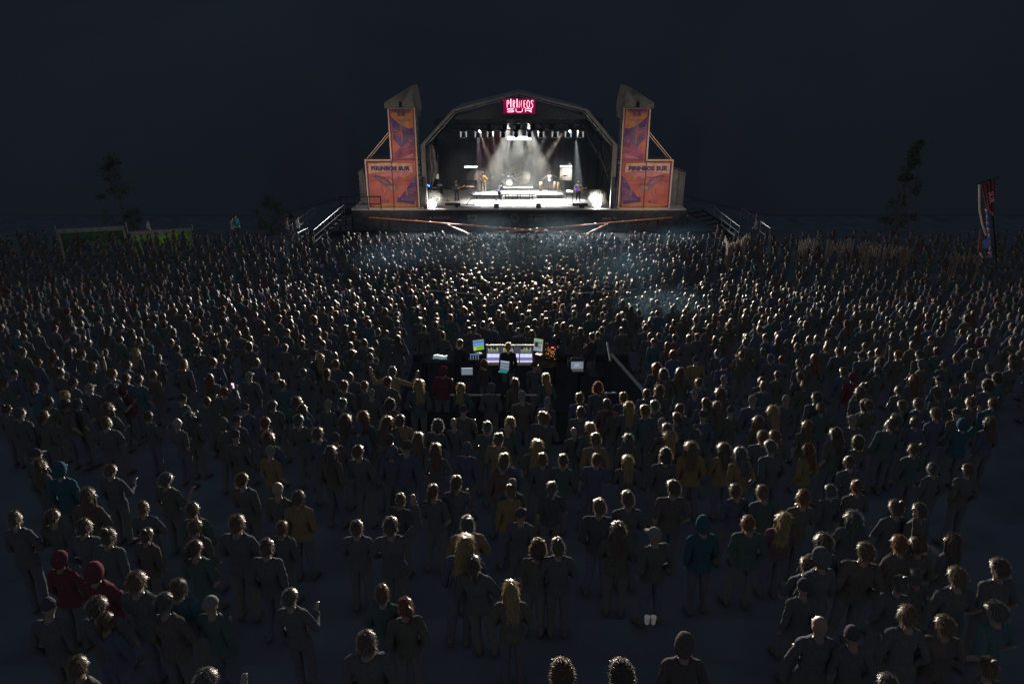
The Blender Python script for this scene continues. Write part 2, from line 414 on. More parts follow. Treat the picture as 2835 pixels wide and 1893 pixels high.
def moving_head():
    root = empty('moving_light')
    b = MB(); b.box((0, 0, .02), (.40, .26, .14), black); b.tube([(0, 0, .08), (0, 0, .2)], .05, black); b.build('base', root)
    y = MB()
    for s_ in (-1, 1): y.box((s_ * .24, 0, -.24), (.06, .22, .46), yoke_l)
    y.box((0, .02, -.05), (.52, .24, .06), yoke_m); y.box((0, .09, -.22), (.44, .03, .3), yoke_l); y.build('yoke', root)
    h = MB(); h.tube([(0, 0, -.08), (0, -.02, -.2), (0, -.04, -.38), (0, -.05, -.5)], [.12, .16, .17, .15], black, 14)
    for k in range(3): h.tube([(0, -.01, -.14 - .05 * k), (0, -.013, -.16 - .05 * k)], .185, black, 14)
    hd = h.build('head', root, True)
    l = MB(); l.tube([(0, -.05, -.49), (0, -.052, -.515)], .125, lens, 16); l.build('lens', hd)
    return root
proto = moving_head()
def copytree(o, parent=None):
    c = o.copy(); C.objects.link(c)
    if parent: c.parent = parent
    for ch in list(o.children): copytree(ch, c)
    return c
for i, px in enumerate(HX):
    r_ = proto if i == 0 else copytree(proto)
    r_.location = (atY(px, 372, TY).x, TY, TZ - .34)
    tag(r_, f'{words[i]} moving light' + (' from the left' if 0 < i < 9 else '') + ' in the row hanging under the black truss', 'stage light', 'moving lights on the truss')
    if i in (1, 8):   # two lamps point straight at us
        f = MB(); f.ell((.12, -.2, .02), .06, lens_hot); tag(f.build('lit_pixel', r_, True))

# ---- scenery at the back of the band
maroon = mat('maroon_cloth', (.16, .07, .08), .9, var=.3, scale=2)
pale_flat = mat('cream_scenery', (.30, .28, .24), .8, var=.1, scale=4)
def banner_cloth(name, x0, x1, z0, z1, y, m, label, cat='stage cloth'):
    mb = MB(); mb.grid(lambda u, v: (x0 + (x1 - x0) * u, y + .04 * math.sin(u * 25), z0 + (z1 - z0) * v), 24, 4, m)
    return tag(mb.build(name, smooth=True), label, cat)
pA, pB = atY(1320, 365, 65.8), atY(1392, 462, 65.8)
banner_cloth('hanging_cloth', pA.x, pB.x, pB.z - .6, pA.z, 65.8, maroon, 'tall maroon cloth hanging behind the musician in mustard')
pA, pB = atY(1478, 365, 66.2), atY(1558, 480, 66.2)
banner_cloth('hanging_cloth', pA.x, pB.x, pB.z, pA.z, 66.2, mat('dim_mauve_cloth', (.07, .055, .065), .9, var=.3), 'tall dull mauve cloth hanging behind the percussionist')
def disc(name, px, py, rpx, Y, a0, a1, m, label, bars=True):
    c = atY(px, py, Y); r = rpx / FPX * Y / (cp + 0) * .98
    mb = MB(); P = [(c.x, c.z)] if a1 - a0 < 350 else []
    P += [(c.x + r * math.cos(R(a0 + (a1 - a0) * i / 40)), c.z + r * math.sin(R(a0 + (a1 - a0) * i / 40))) for i in range(41 if P else 40)]
    mb.prism(P, 'y', Y, Y + .06, m)
    mb.box((c.x, Y + .12, c.z - .2), (.06, .06, 2 * r), black)
    return tag(mb.build(name), label, 'scenery'), c, r
disc('round_scenery_panel', 1437.5, 487, 28.5, 64.9 + 1.0, 0, 360, pale_flat, 'large round cream panel behind the drummer')
disc('quarter_round_panel', 1325, 499, 31, 65.2, 90, 180, pale_flat, 'cream quarter-round panel left of the musician in mustard')
pn = MB(); pc = atY(1433, 480, 65.7)
for i in range(4): pn.box((pc.x - .45 + .3 * i, 65.66, pc.z + .1), (.03, .03, 2.2), black)
for i in range(3): pn.box((pc.x, 65.66, pc.z - .6 + .7 * i), (1.0, .03, .03), black)
tag(pn.build('window_frame_scenery'), 'dark barred frame standing in front of the round cream panel', 'scenery')
for x0, x1, y0, y1, lab in ((1326, 1357, 468, 512, 'grey square flat behind the musician in mustard'), (1322, 1346, 501, 530, 'low beige cabinet at the feet of the musician in mustard')):
    p, q = atY(x0, y0, 65.0), atY(x1, y1, 65.0); f = MB(); f.box(((p.x + q.x) / 2, 65.0 + (.3 if y0 < 480 else -.1), (p.z + q.z) / 2), (q.x - p.x, .08 if y0 < 480 else .4, p.z - q.z), mat('beige_flat' if y0 > 480 else 'grey_flat', (.45, .38, .3) if y0 > 480 else (.22, .21, .2), .8))
    f.box(((p.x + q.x) / 2, 65.0 + (.25 if y0 < 480 else -.32), (p.z + q.z) / 2), (.02, .02, p.z - q.z - .05), black)
    tag(f.build('scenery_flat' if y0 < 480 else 'cabinet'), lab, 'scenery' if y0 < 480 else 'cabinet')
# light bars and light boxes
hot = emis('light_bar_tube', (.88, .95, 1), 7.0)
def bar(x0, x1, py, Y, label, h=.09):
    p, q = atY(x0, py, Y), atY(x1, py, Y); root = empty('light_bar', ((p.x + q.x) / 2, Y, p.z), label=label, cat='light bar'); w = q.x - p.x
    m_ = MB(); m_.box((0, .04, 0), (w, .08, h + .04), black); m_.build('housing', root)
    m_ = MB(); m_.box((0, -.01, 0), (w - .02, .02, h), hot); m_.build('tube', root); return root, w
bar(1286, 1319, 462.5, 65.6, 'thin white light bar over the quarter-round panel, left one of the pair', .12)
bar(1319.5, 1351, 461.5, 66.0, 'thin white light bar above the musician in mustard, right one of the pair', .07)
r_, w_ = bar(1405, 1470, 383, 62.5, 'wide white light bar high above the drummer', .28)
r2, w2 = bar(1551, 1583, 461, 65.4, 'short white light bar above the glowing panel at right', .12)
p, q = atY(1551, 463, 65.5), atY(1583, 500, 65.5)
sc = MB(); sc.box(((p.x + q.x) / 2, 65.62, (p.z + q.z) / 2), (q.x - p.x, .1, p.z - q.z), pale_flat)
sc.box(((p.x + q.x) / 2, 65.75, (p.z + q.z) / 2 - .6), (.06, .06, p.z - q.z + 1), black)
tag(sc.build('glowing_panel'), 'pale square panel lit white, behind and left of the guitarist at right', 'scenery')

# ---- lamps that light the band (hung in the truss and the back of the roof)
def spot(px, py, Y, tgt, e, c=COOL, cone=18, blend=.7, size=.1, name='stage_beam'):
    p = atY(px, py, Y) if py else Vector((px, Y, 8.4)); return lamp(name, 'SPOT', p, tgt, e, c, cone, blend, size)
g2 = atZ(1602, 556, SZ)
spot(1593, 372, 61.5, (g2.x + .1, g2.y + .2, SZ), 9000, COOL, 13, .6)
spot(1562, 362, 62.5, (1.9, 63.0, 3.6), 6500, (1, .93, .8), 16, .8)
spot(1517, 370, 63.5, (1.8, 63.0, 5), 3000, COOL, 14, .8)
for dx, tx in ((-.8, -1.6), (0, .6), (.8, 2.8)):
    spot(CX + dx, 0, 62.6, (tx, 63.6, SZ), 11000, (.98, .97, .88), 36, .6)
spot(1323, 372, 62.5, (-3.0, 64, 5), 3000, (.9, .75, .9), 15, .8)
spot(1330, 372, 63.5, (-1.2, 64, 3), 3500, (1, .9, .75), 16, .8)
spot(1360, 372, 64.0, (-.6, 65, 3), 3000, COOL, 15, .8)
# back-light flooding the middle of the floor
for x, tx in ((-2.5, -1.9), (0, .3), (2.2, 2.2), (4.0, 3.8)):
    lamp('floor_wash', 'SPOT', (x, 59.3, 8.0), (tx, 60.3, SZ), 8200, (.97, .98, 1), 58, 1, .2)
for x, tx in ((-6.2, -6.0), (7.6, 7.4)):
    lamp('floor_wash', 'SPOT', (x * .9, 58.2, 6.6), (tx * .8, 60.4, SZ), 330, (1, .84, .70), 62, .8, .1)
for x in (-4.6, -1.6, 2.2, 5.4):
    lamp('front_key', 'SPOT', (x, TY - .1, TZ - .3), (x * .95, 61.8, 2.6), 520, (1, .9, .8), 55, .8, .1)
lamp('scenery_glow', 'SPOT', (p.x + .9, 64.6, p.z + .6), (p.x + .6, 65.6, p.z - .6), 900, (1, 1, .96), 60, .9, .08)
lamp('scenery_glow', 'SPOT', (1.75, 65.3, 3.4), (1.35, 65.9, 3.2), 40, (1, .97, .9), 100, .9, .08)

# ---- stage smoke: one closed box, noisy density
sm = bpy.data.materials.new('stage_smoke'); sm.use_nodes = True; nt = sm.node_tree; nt.nodes.clear()
out = nt.nodes.new('ShaderNodeOutputMaterial'); pv = nt.nodes.new('ShaderNodeVolumePrincipled')
tc = nt.nodes.new('ShaderNodeTexCoord'); nz = nt.nodes.new('ShaderNodeTexNoise'); nz.inputs['Scale'].default_value = .45; nz.inputs['Detail'].default_value = 2
mr = nt.nodes.new('ShaderNodeMapRange'); mr.inputs['From Min'].default_value = .38; mr.inputs['From Max'].default_value = .68
mr.inputs['To Min'].default_value = .030; mr.inputs['To Max'].default_value = .10
nt.links.new(tc.outputs['Object'], nz.inputs['Vector']); nt.links.new(nz.outputs['Fac'], mr.inputs['Value']); nt.links.new(mr.outputs['Result'], pv.inputs['Density'])
pv.inputs['Color'].default_value = (.9, .9, .9, 1); pv.inputs['Anisotropy'].default_value = .3
nt.links.new(pv.outputs[0], out.inputs['Volume'])
b = MB(); b.prism([(LX + .5, SZ + .01), (LX + .5, 6.4), (-4.3, 8.9), (5.5, 8.9), (RX - .5, 6.4), (RX - .5, SZ + .01)], 'y', 60.9, YB - .9, sm)
tag(b.build('smoke'), kind='stuff')

# ---- blinders at both front corners
glare = emis('blinder_glass', (1, .97, .88), 60)
for px, lab, tx in ((1197, 'round dazzling floor lamp at the left front corner of the stage', -12), (1652, 'round dazzling floor lamp at the right front corner of the stage', 14)):
    c = atY(px, 567, SY + .5); root = empty('floor_lamp', (c.x, c.y, SZ), label=lab, cat='floor lamp', group='dazzling floor lamps')
    m_ = MB(); m_.tube([(0, .12, .36), (0, -.1, .36)], [.22, .32], black, 20); m_.build('housing', root)
    m_ = MB(); m_.tube([(0, -.11, .36), (0, -.14, .36)], .33, glare, 20); m_.build('lamp_glass', root)
    m_ = MB()
    for s_ in (-1, 1): m_.box((s_ * .34, 0, .2), (.03, .1, .4), black)
    m_.box((0, 0, .02), (.7, .3, .04), black); m_.build('bracket', root)
    lamp('blinder_light', 'SPOT', (c.x, c.y - .25, SZ + .4), (tx, 30, 1.5), 1500, (1, .93, .8), 120, .9, .25)

# ---- thin smoke puffs: added round the floor lamps as their halo, and drifting over the dance floor
def smoke(name, c, r, dens, col, sc=.6, seed=0, thr=(.35, .7), an=.4):
    m = bpy.data.materials.new(name + '_air'); m.use_nodes = True; nt = m.node_tree; nt.nodes.clear(); L = nt.links.new
    out = nt.nodes.new('ShaderNodeOutputMaterial'); pv = nt.nodes.new('ShaderNodeVolumePrincipled'); tc = nt.nodes.new('ShaderNodeTexCoord')
    mp = nt.nodes.new('ShaderNodeVectorMath'); mp.operation = 'DIVIDE'; mp.inputs[1].default_value = r; L(tc.outputs['Object'], mp.inputs[0])
    ln = nt.nodes.new('ShaderNodeVectorMath'); ln.operation = 'LENGTH'; L(mp.outputs[0], ln.inputs[0])
    fo = nt.nodes.new('ShaderNodeMapRange'); fo.interpolation_type = 'SMOOTHSTEP'; fo.inputs['From Min'].default_value = 1; fo.inputs['From Max'].default_value = .1; fo.inputs['To Min'].default_value = 0; fo.inputs['To Max'].default_value = 1; L(ln.outputs['Value'], fo.inputs['Value'])
    nz = nt.nodes.new('ShaderNodeTexNoise'); nz.noise_dimensions = '4D'; nz.inputs['W'].default_value = seed; nz.inputs['Scale'].default_value = sc; nz.inputs['Detail'].default_value = 2; L(tc.outputs['Object'], nz.inputs['Vector'])
    nr = nt.nodes.new('ShaderNodeMapRange'); nr.inputs['From Min'].default_value = thr[0]; nr.inputs['From Max'].default_value = thr[1]; nr.inputs['To Max'].default_value = dens; L(nz.outputs['Fac'], nr.inputs['Value'])
    mu = nt.nodes.new('ShaderNodeMath'); mu.operation = 'MULTIPLY'; L(fo.outputs[0], mu.inputs[0]); L(nr.outputs[0], mu.inputs[1]); L(mu.outputs[0], pv.inputs['Density'])
    pv.inputs['Color'].default_value = (*col, 1); pv.inputs['Anisotropy'].default_value = an; L(pv.outputs[0], out.inputs['Volume'])
    b = MB(); b.ell((0, 0, 0), r, m, 20, 12); return tag(b.build(name, loc=c), kind='stuff')
for px in (1197, 1652):
    c = atY(px, 560, SY - .3); smoke('smoke', tuple(c + Vector((0, 0, .3))), (1.0, .7, .9), .06, (.95, .93, .88), 1.2, px, (-.6, .1), .1)
for px, py, z_, r, dn, sd in ((1090, 715, 1.9, (4.2, 4.0, 1.1), .0028, 3), (1745, 745, 2.3, (4.0, 4.2, 1.1), .0028, 8), (845, 648, 2.0, (2.8, 2.2, 1.1), .004, 5), (1900, 655, 2.0, (3.2, 2.2, 1.0), .01, 11), (1830, 850, 3.4, (2.6, 2.6, 1.0), .008, 6)):
    c = atZ(px, py, z_); smoke('drifting_smoke', tuple(c), r, dn, (.35, .68, 1), .3, sd, (.3, .7))
smoke('drifting_smoke', (.5, 42.5, 2.3), (13, 8, 1.7), .0022, (.45, .72, 1), .25, 2, (.3, .7))
# ================================================================== BANNER TOWERS
def pm(name, c, sc=2.5, var=.22): return mat('print_' + name, c, .7, var=var, scale=sc)
salmon, orange, purple, violet, cream, rose, dgrey, gold, plum = (pm('salmon', (.44, .115, .085), .7, .35), pm('orange', (.44, .17, .06)), pm('purple', (.10, .045, .14)), pm('violet', (.15, .08, .15), 1.2, .4),
    pm('cream', (.60, .34, .22)), pm('rose', (.48, .16, .16), .8, .35), pm('slate', (.25, .14, .14)), pm('gold', (.44, .18, .07)), pm('plum', (.30, .09, .14), 1, .4))
frame_m = mat('cream_banner_frame', (.60, .39, .26), .6, var=.1)
def tower(side):
    # outline in picture units of the left tower (then mirrored): narrow part 1080..1147, wide part 1013..1158
    if side < 0: bx = lambda px, py: atY(px, py, SY)
    else: bx = lambda px, py: atY(2 * 1436.8 - px, py, SY)
    xl = -11.95 if side < 0 else 13.1; sgn = 1 if side < 0 else -1
    W1, Wn0, Wn1 = 4.22, 2.12, 4.22                 # metres from the outer edge
    x_out = bx(1017, 510).x; x_in = bx(1154.5, 440).x; Wd = abs(x_in - x_out)
    x_mid = bx(1084, 443).x; wm = abs(x_mid - x_out)
    z0 = SZ + .06; zt = bx(1013, 443).z; ztop = bx(1110, 299).z
    cxr = (x_out + x_in) / 2
    root = empty('banner_tower', (cxr, SY, SZ), label=('orange and purple festival banner tower left of the stage opening' if side < 0 else 'orange and purple festival banner tower right of the stage opening'), cat='banner tower')
    X = lambda u: x_out + sgn * u * Wd - cxr          # u 0 = outer edge .. 1 = inner edge
    um = wm / Wd; z = lambda w: w - SZ
    # scaffold behind
    s_ = MB()
    for u in (.02, um, .98):
        for y in (.3, 1.3, 2.4):
            h = (ztop if u >= um else zt)
            s_.tube([(X(u), y, 0), (X(u), y, z(h) + .05)], .035, alu, 6)
    for k in range(8):
        zz = .9 + k * 1.0
        if zz < z(ztop):
            us = (.02, .98) if zz < z(zt) else (um, .98)
            for y in (.3, 2.4): s_.tube([(X(us[0]), y, zz), (X(us[1]), y, zz)], .028, alu, 5)
            for u in us: s_.tube([(X(u), .3, zz), (X(u), 2.4, zz)], .028, alu, 5)
            s_.tube([(X(.98), .3, zz), (X(.98), 2.4, zz + 1)], .022, alu, 5); s_.tube([(X(1.03), .2, zz), (X(1.03), .2, zz + 1)], .03, alu, 5)
    s_.build('scaffold', root)
    # banner cloth as one L-shaped sheet
    b = MB(); Lp = [(X(0), z(z0)), (X(1), z(z0)), (X(1), z(ztop)), (X(um), z(ztop)), (X(um), z(zt)), (X(0), z(zt))]
    if side > 0: Lp = Lp[::-1]
    b.prism(Lp, 'y', .0, .03, salmon)
    bn = b.build('banner', root)
    # printed picture: flat coloured shapes, 4 mm apart
    lay = [0]
    def shp(name, pts, m):
        lay[0] += 1; y = -.004 * lay[0]
        q = MB(); q.add([(X(u), y, z(w)) for u, w in pts], [tuple(range(len(pts)))], m); return q.build(name, bn)
    Hb = zt - z0; Hn = ztop - z0
    B = lambda x, y: ((x - 130) / (1530 - 130) , z0 + Hb * (1450 - y) / (1450 - 120))           # from the big-banner close-up
    N = lambda x, y: (um + (1 - um) * (x - 120) / (650 - 120), zt + (ztop - zt) * (1568 - y) / (1568 - 480))   # from the narrow-banner close-up
    e = .012
    shp('print', [(e, z0 + .1), (1 - e, z0 + .1), (1 - e, ztop - .1), (um + e, ztop - .1), (um + e, zt - .1), (e, zt - .1)], purple)
    e = .035
    shp('print', [(e, z0 + .22), (1 - e, z0 + .22), (1 - e, ztop - .2), (um + e, ztop - .2), (um + e, zt - .2), (e, zt - .2)], salmon)
    shp('print', [N(165, 500), N(600, 500), N(600, 885), N(520, 905), N(400, 860), N(300, 790), N(220, 720), N(165, 640)], orange)
    shp('print', [N(165, 645), N(220, 725), N(300, 795), N(400, 865), N(520, 910), N(600, 890), N(625, 1300), N(480, 1200), N(330, 1300), N(180, 1120)], violet)
    shp('print', [N(165, 650), N(230, 735), N(330, 820), N(300, 900), N(200, 870), N(165, 800)], purple)
    shp('print', [N(430, 880), N(520, 915), N(600, 900), N(610, 1080), N(560, 1040), N(480, 1020)], purple)
    shp('print', [N(330, 1300), N(480, 1200), N(625, 1310), N(632, 1568), N(190, 1568), N(185, 1440)], plum)
    shp('print', [N(240, 722), N(480, 730), N(540, 700), N(548, 760), N(480, 748), N(370, 775), N(300, 770), N(300, 745), N(240, 735)], dgrey)     # horn
    shp('print', [N(345, 775), N(368, 775), N(385, 1225), N(345, 1225)], dgrey)
    shp('print', [N(200, 930), N(320, 955), N(380, 940), N(375, 985), N(340, 1010), N(322, 1100), N(300, 1010), N(170, 1010), N(300, 985), N(200, 945)], salmon)  # hand
    shp('print', [N(470, 1150), N(510, 1140), N(520, 1085), N(535, 1140), N(580, 1150), N(540, 1175), N(525, 1230), N(508, 1175)], salmon)
    shp('print', [N(340, 1390), N(610, 1300), N(612, 1312), N(345, 1400)], rose)
    shp('print', [B(820, 115), B(1440, 60), B(1440, -60), B(1010, 95)], rose)
    shp('print', [B(190, 215), B(800, 190), B(1390, 210), B(1400, 470), B(1250, 430), B(800, 425), B(300, 470), B(200, 500)], cream)     # ribbon
    shp('print', [B(300, 480), B(800, 440), B(1230, 445), B(1380, 480), B(1240, 560), B(900, 620), B(560, 560)], rose)
    wing = [B(320, 560), B(360, 520), B(560, 580), B(700, 680), B(800, 790), B(780, 850), B(640, 830), B(480, 720)]
    shp('print', wing, violet); shp('print', [B(360, 560), B(560, 610), B(740, 770), B(620, 770), B(480, 680)], dgrey)
    shp('print', [B(730, 620), B(770, 600), B(860, 720), B(840, 780), B(780, 740)], gold)
    shp('print', [B(680, 830), B(960, 790), B(980, 900), B(900, 970), B(740, 960), B(660, 900)], dgrey)
    shp('print', [B(720, 850), B(900, 830), B(900, 900), B(760, 930)], gold)
    shp('print', [B(560, 830), B(640, 880), B(620, 1000), B(560, 1100), B(570, 1290), B(640, 1370), B(600, 1370), B(540, 1290), B(540, 1080), B(590, 980)], orange)
    shp('print', [B(520, 880), B(550, 960), B(540, 1040), B(400, 1190), B(440, 1130), B(520, 1030)], plum)
    shp('print', [B(640, 985), B(680, 985), B(560, 1110), B(575, 1230), B(555, 1230), B(545, 1100)], plum)
    shp('print', [B(1390, 600), B(1455, 560), B(1470, 880), B(1440, 1270), B(1400, 1330), B(1180, 1310), B(1090, 1270), B(1120, 1010), B(1240, 860)], violet)
    shp('print', [B(1230, 860), B(1330, 740), B(1460, 740), B(1460, 850), B(1350, 880), B(1250, 900)], purple)
    shp('print', [B(940, 1110), B(1050, 1220), B(1250, 1230), B(1400, 1240), B(1400, 1330), B(1180, 1310), B(1060, 1280), B(920, 1280)], purple)
    shp('print', [B(980, 1180), B(1130, 1000), B(1180, 1130), B(1100, 1190)], purple)
    shp('print', [B(1070, 900), B(1210, 890), B(1230, 1080), B(1205, 1090), B(1185, 920), B(1080, 915)], orange)
    shp('print', [B(1250, 985), B(1370, 1015), B(1365, 1030), B(1255, 1000)], orange)
    shp('print', [B(1160, 530), B(1250, 500), B(1240, 560), B(1190, 570), B(1200, 660), B(1160, 650)], gold)
    shp('print', [B(960, 570), B(1040, 550), B(1010, 640), B(970, 640)], dgrey)
    shp('print', [B(240, 1400), B(240, 1360), B(620, 1300), B(840, 1270), B(1100, 1290), B(1400, 1335), B(1450, 1240), B(1460, 1400)], gold)
    shp('print', [B(450, 1240), B(560, 1220), B(720, 1160), B(560, 1250), B(460, 1265)], plum); shp('print', [B(660, 1240), B(690, 1230), B(710, 1270), B(640, 1285)], purple)
    for a_, b_ in (((210, 700), (820, 560)), ((860, 800), (1480, 790)), ((880, 1090), (1100, 1010)), ((230, 580), (800, 600)), ((900, 640), (1450, 720))):
        (u0, w0), (u1, w1) = B(*a_), B(*b_); shp('print', [(u0, w0), (u1, w1), (u1, w1 - .025), (u0, w0 - .025)], plum)
    for a_, b_, w_ in (((1440, 130), (820, 860), 14), ((1430, 880), (1130, 1240), 12)):
        (u0, w0), (u1, w1) = B(*a_), B(*b_); shp('print', [(u0, w0), (u0 + w_ / 1400, w0), (u1 + w_ / 1400, w1), (u1, w1)], plum)
    # words
    yoff = -.004 * (lay[0] + 2)
    inkm = pm('ink', (.09, .05, .13)); lw = (1 - um) * Wd
    uc, wc = B(790, 355); t_ = text_obj('PIRINEOS SUR', .44, 'lettering', inkm, bn, off=.022, sx=1.12, space=1.02); t_.location = (X(uc), yoff, z(wc))
    uc, wc = N(375, 550); t_ = text_obj('PIRINEOS', .33, 'lettering', inkm, bn, off=.016, sx=1.08); t_.location = (X(uc), yoff, z(wc))
    uc, wc = N(375, 622); t_ = text_obj('SUR', .33, 'lettering', inkm, bn, off=.016, sx=1.1); t_.location = (X(uc), yoff, z(wc))
    # cream frame rails
    f = MB(); zs = lambda w: z(w)
    def rail(u0, w0, u1, w1, t=.11):
        a_, b_ = Vector((X(u0), -.1, zs(w0))), Vector((X(u1), -.1, zs(w1))); c = (a_ + b_) / 2
        d_ = (abs(a_.x - b_.x) + t, .12, abs(a_.z - b_.z) + t) ; d_ = (max(d_[0], t), .12, max(d_[2], t)); f.box(c, d_, frame_m)
    g_ = .12 / Wd
    rail(0, z0 + .06, 0, zt); rail(1, z0 + .06, 1, ztop); rail(g_, z0, um - g_ * .6, z0); rail(um + g_ * .6, z0, 1 - g_, z0)
    rail(g_, zt, um - g_, zt); rail(um, zt - .05, um, ztop - .12); rail(um + g_, ztop, 1 - g_, ztop)
    f.build('frame', root)
    f = MB(); f.box((X(um), -.2, z((z0 + zt) / 2)), (.035, .03, zt - z0), black)
    f.box((X(um * .5 + .5), -.2, z(zt)), ((1 - um) * Wd, .02, .02), black)
    f.build('seam_bar', root)
    # tent roof over the loudspeakers, high on the inner side
    T = MB(); zl, zh = z(ztop) + .42, z(ztop) + 1.62; xo, xi = X(um - .06), X(1.0); xm = X(.97)
    dz0 = z(ztop) + .02
    def P(x, y, h): return (x, y, h)
    fr = [P(xo, -.3, dz0), P(xi, -.3, dz0), P(xi, -.3, dz0 + .35), P(xm, -.3, zh), P(xo, -.3, zl)]
    bk = [P(xo, 2.4, dz0), P(X(1.06), 2.4, dz0 - .4), P(X(1.06), 2.4, dz0 + .35), P(X(1.0), 2.4, zh + .1), P(xo, 2.4, zl)]
    T.add(fr + bk, [(0, 1, 2, 3, 4), (5, 9, 8, 7, 6), (0, 4, 9, 5), (4, 3, 8, 9), (3, 2, 7, 8), (2, 1, 6, 7)], tarp)
    T.build('tent_roof', root)
    folds = MB()
    for k in range(5):
        a_ = Vector(fr[3]) + Vector((0, -.02, 0)); b_ = Vector(fr[4]).lerp(Vector(fr[0]), .2 + .16 * k).lerp(Vector(fr[1]), .12 * k) + Vector((0, -.02, 0))
        folds.tube([a_, a_.lerp(b_, .5) + Vector((0, -.03, 0)), b_], .022, tarp, 5)
    folds.tube([fr[0], fr[1]], .05, tarp, 6); folds.build('tent_folds', root, True)
    f = MB(); f.box((X(um + (1 - um) * .5), -.38, dz0 + .24), (.22, .12, .34), black); f.build('lamp_box', root)
    fl = MB()
    for k in range(5): fl.box((X(1.02 + .01 * k), -.1 + k * .4, dz0 - .5), (.03, .3, .9 - .1 * k), tarp, rot=(0, .1 * (k % 2), .2))
    fl.build('tent_flap', root)
    # two stay rods from the narrow tower down to the outer edge
    f = MB(); za = z(zt) + 2.25
    f.tube([(X(um), -.05, za), (X(.03), -.05, z(zt) + .1)], .035, frame_m, 6); f.tube([(X(um), .3, za - .2), (X(.07), .3, z(zt) + .1)], .028, frame_m, 6)
    f.tube([(X(.0), .2, z(zt) + .3), (X(um), .2, z(zt) + .3)], .012, black, 5); f.tube([(X(.0), .2, z(zt)), (X(.0), .2, z(zt) + .5)], .025, black, 5)
    f.build('stay_rod', root)
    # spot added above the front rows, without a fixture, to light the print
    lamp('banner_fill', 'SPOT', (cxr - sgn * .5, SY - 7.5, 3.4), (cxr, SY, SZ + 2.9), 950, (1, .84, .74), 78, .9, .3)
    return root
tower(-1); tower(1)
# line-array loudspeakers hanging beside each tower's inner face
for sx_, x in (('left', -7.75), ('right', 8.86)):
    root = empty('loudspeaker_column', (x, SY + .5, 5.6), label=f'tangle of loudspeaker boxes and tubes between the {sx_} banner tower and the stage', cat='loudspeaker', group='loudspeaker columns')
    for k in range(4):
        m_ = MB(); m_.box((.02 * k, .05 * k, -.42 * k), (.5, .6, .38), blackm, rot=(.05 * k, 0, 0)); m_.box((.02 * k, .05 * k - .31, -.42 * k), (.44, .02, .3), greym, rot=(.05 * k, 0, 0)); m_.build('speaker_box', root)
    m_ = MB(); truss(m_, (0, .2, -3.7), (0, .2, .5), alu, .4, .45, .025, up=(0, 1, 0)); m_.build('lattice_mast', root)

# pale side tents outside the towers
for lab, x, sg_ in (('drooping pale tarpaulin tent left of the left banner tower', -12.9, 1), ('grey tarpaulin tent with bare pole right of the right banner tower', 14.25, -1)):
    root = empty('side_tent', (x, SY + 1.6, SZ), label=lab, cat='tent')
    t = MB()
    if sg_ > 0:
        t.grid(lambda u, v: (.35 * u + .15 * math.sin(v * 3) - .05, .4 * u + .08 * math.sin(u * 9 + v * 4), 2.75 - 2.7 * v + .35 * u * (1 - v)), 10, 16, tarp)
        t.grid(lambda u, v: (-.1 + 1.1 * u, .3 * v * 2 + .05, 2.78 + .42 * u + .0 * v), 8, 6, tarp)
    else:
        t.grid(lambda u, v: (-.75 + 1.1 * u, .1 * math.sin(u * 12) + .3 * u, 3.1 - .42 * u - (3.0 - .0 * u) * v), 14, 12, tarp)
        t.grid(lambda u, v: (-.75 + 1.25 * u, -.05 + 2 * v, 3.15 - .42 * u), 8, 6, tarp)
    t.build('tarpaulin', root, True)
    t = MB()
    for q in ((0, 0), (0, 1.8), (.35 * sg_, 1.8), (.35, 0)): t.tube([(q[0], q[1] + .1, -.1), (q[0], q[1] + .1, 2.8)], .03, alu, 6)
    t.build('pole', root)
rl = empty('guard_rail', (-12.6, SY - .3, SZ), label='black guard rail frame at the outer left corner of the stage deck', cat='railing')
m_ = MB()
for z_ in (.45, 1.05): m_.tube([(-1.6, 0, z_), (1.75, 0, z_)], .035, black, 6)
m_.build('rail', rl)
for x in (-1.6, -1.0, -.4, .7, 1.75): m_ = MB(); m_.tube([(x, 0, 0), (x, 0, 1.05 if x != -1.0 else 1.3)], .03, black, 6); m_.build('post', rl)
b = MB(); b.box((-13.9, SY + 1.2, SZ - .5), (1.3, 2.6, .1), blackm)
for x in (-14.5, -13.4):
    for y in (SY + .1, SY + 2.3): b.tube([(x, y, 0), (x, y, SZ - .5)], .05, black, 6)
tag(b.build('side_platform'), 'low black platform on legs beside the left end of the stage', 'platform')

# ================================================================== STAIR RAILS, PIT BARRIER
rustm = mat('orange_red_painted_tube', (.62, .20, .12), .4, .1, var=.2)
def polyrail(name, a, b, label, n=4, h=.95, m=alu, base=True, mid=True, g=None):
    a, b = Vector(a), Vector(b); root = empty(name, tuple(a), label=label, cat='railing', group=g); d_ = b - a
    m_ = MB(); m_.tube([(0, 0, h), d_ + Vector((0, 0, h))], .035, m, 7)
    if mid: m_.tube([(0, 0, h * .5), d_ + Vector((0, 0, h * .5))], .025, m, 6)
    m_.build('rail', root)
    for i in range(n + 1): q = d_ * (i / n); m_ = MB(); m_.tube([q, q + Vector((0, 0, h))], .025, m, 6); m_.build('post', root)
    if base: m_ = MB(); m_.tube([(0, 0, .02), d_ + Vector((0, 0, .02))], .07, m, 4); m_.build('stringer', root)
    return root
def rail_px(name, p0, p1, Y0, Y1, label, h, **k):
    a = atY(*p0, Y0); b = atY(*p1, Y1); a.z -= h; b.z -= h
    return polyrail(name, a, b, label, h=h, **k)
rail_px('stair_rail', (868, 637), (952, 566), 51.5, 55.5, 'bright metal stair handrail at the left end of the stage, nearer the stage', .95, n=3)
rail_px('stair_rail', (826, 606), (870, 575), 53.5, 57.0, 'dim metal stair handrail left of the brighter one, behind the standing people', .95, n=2, base=False)
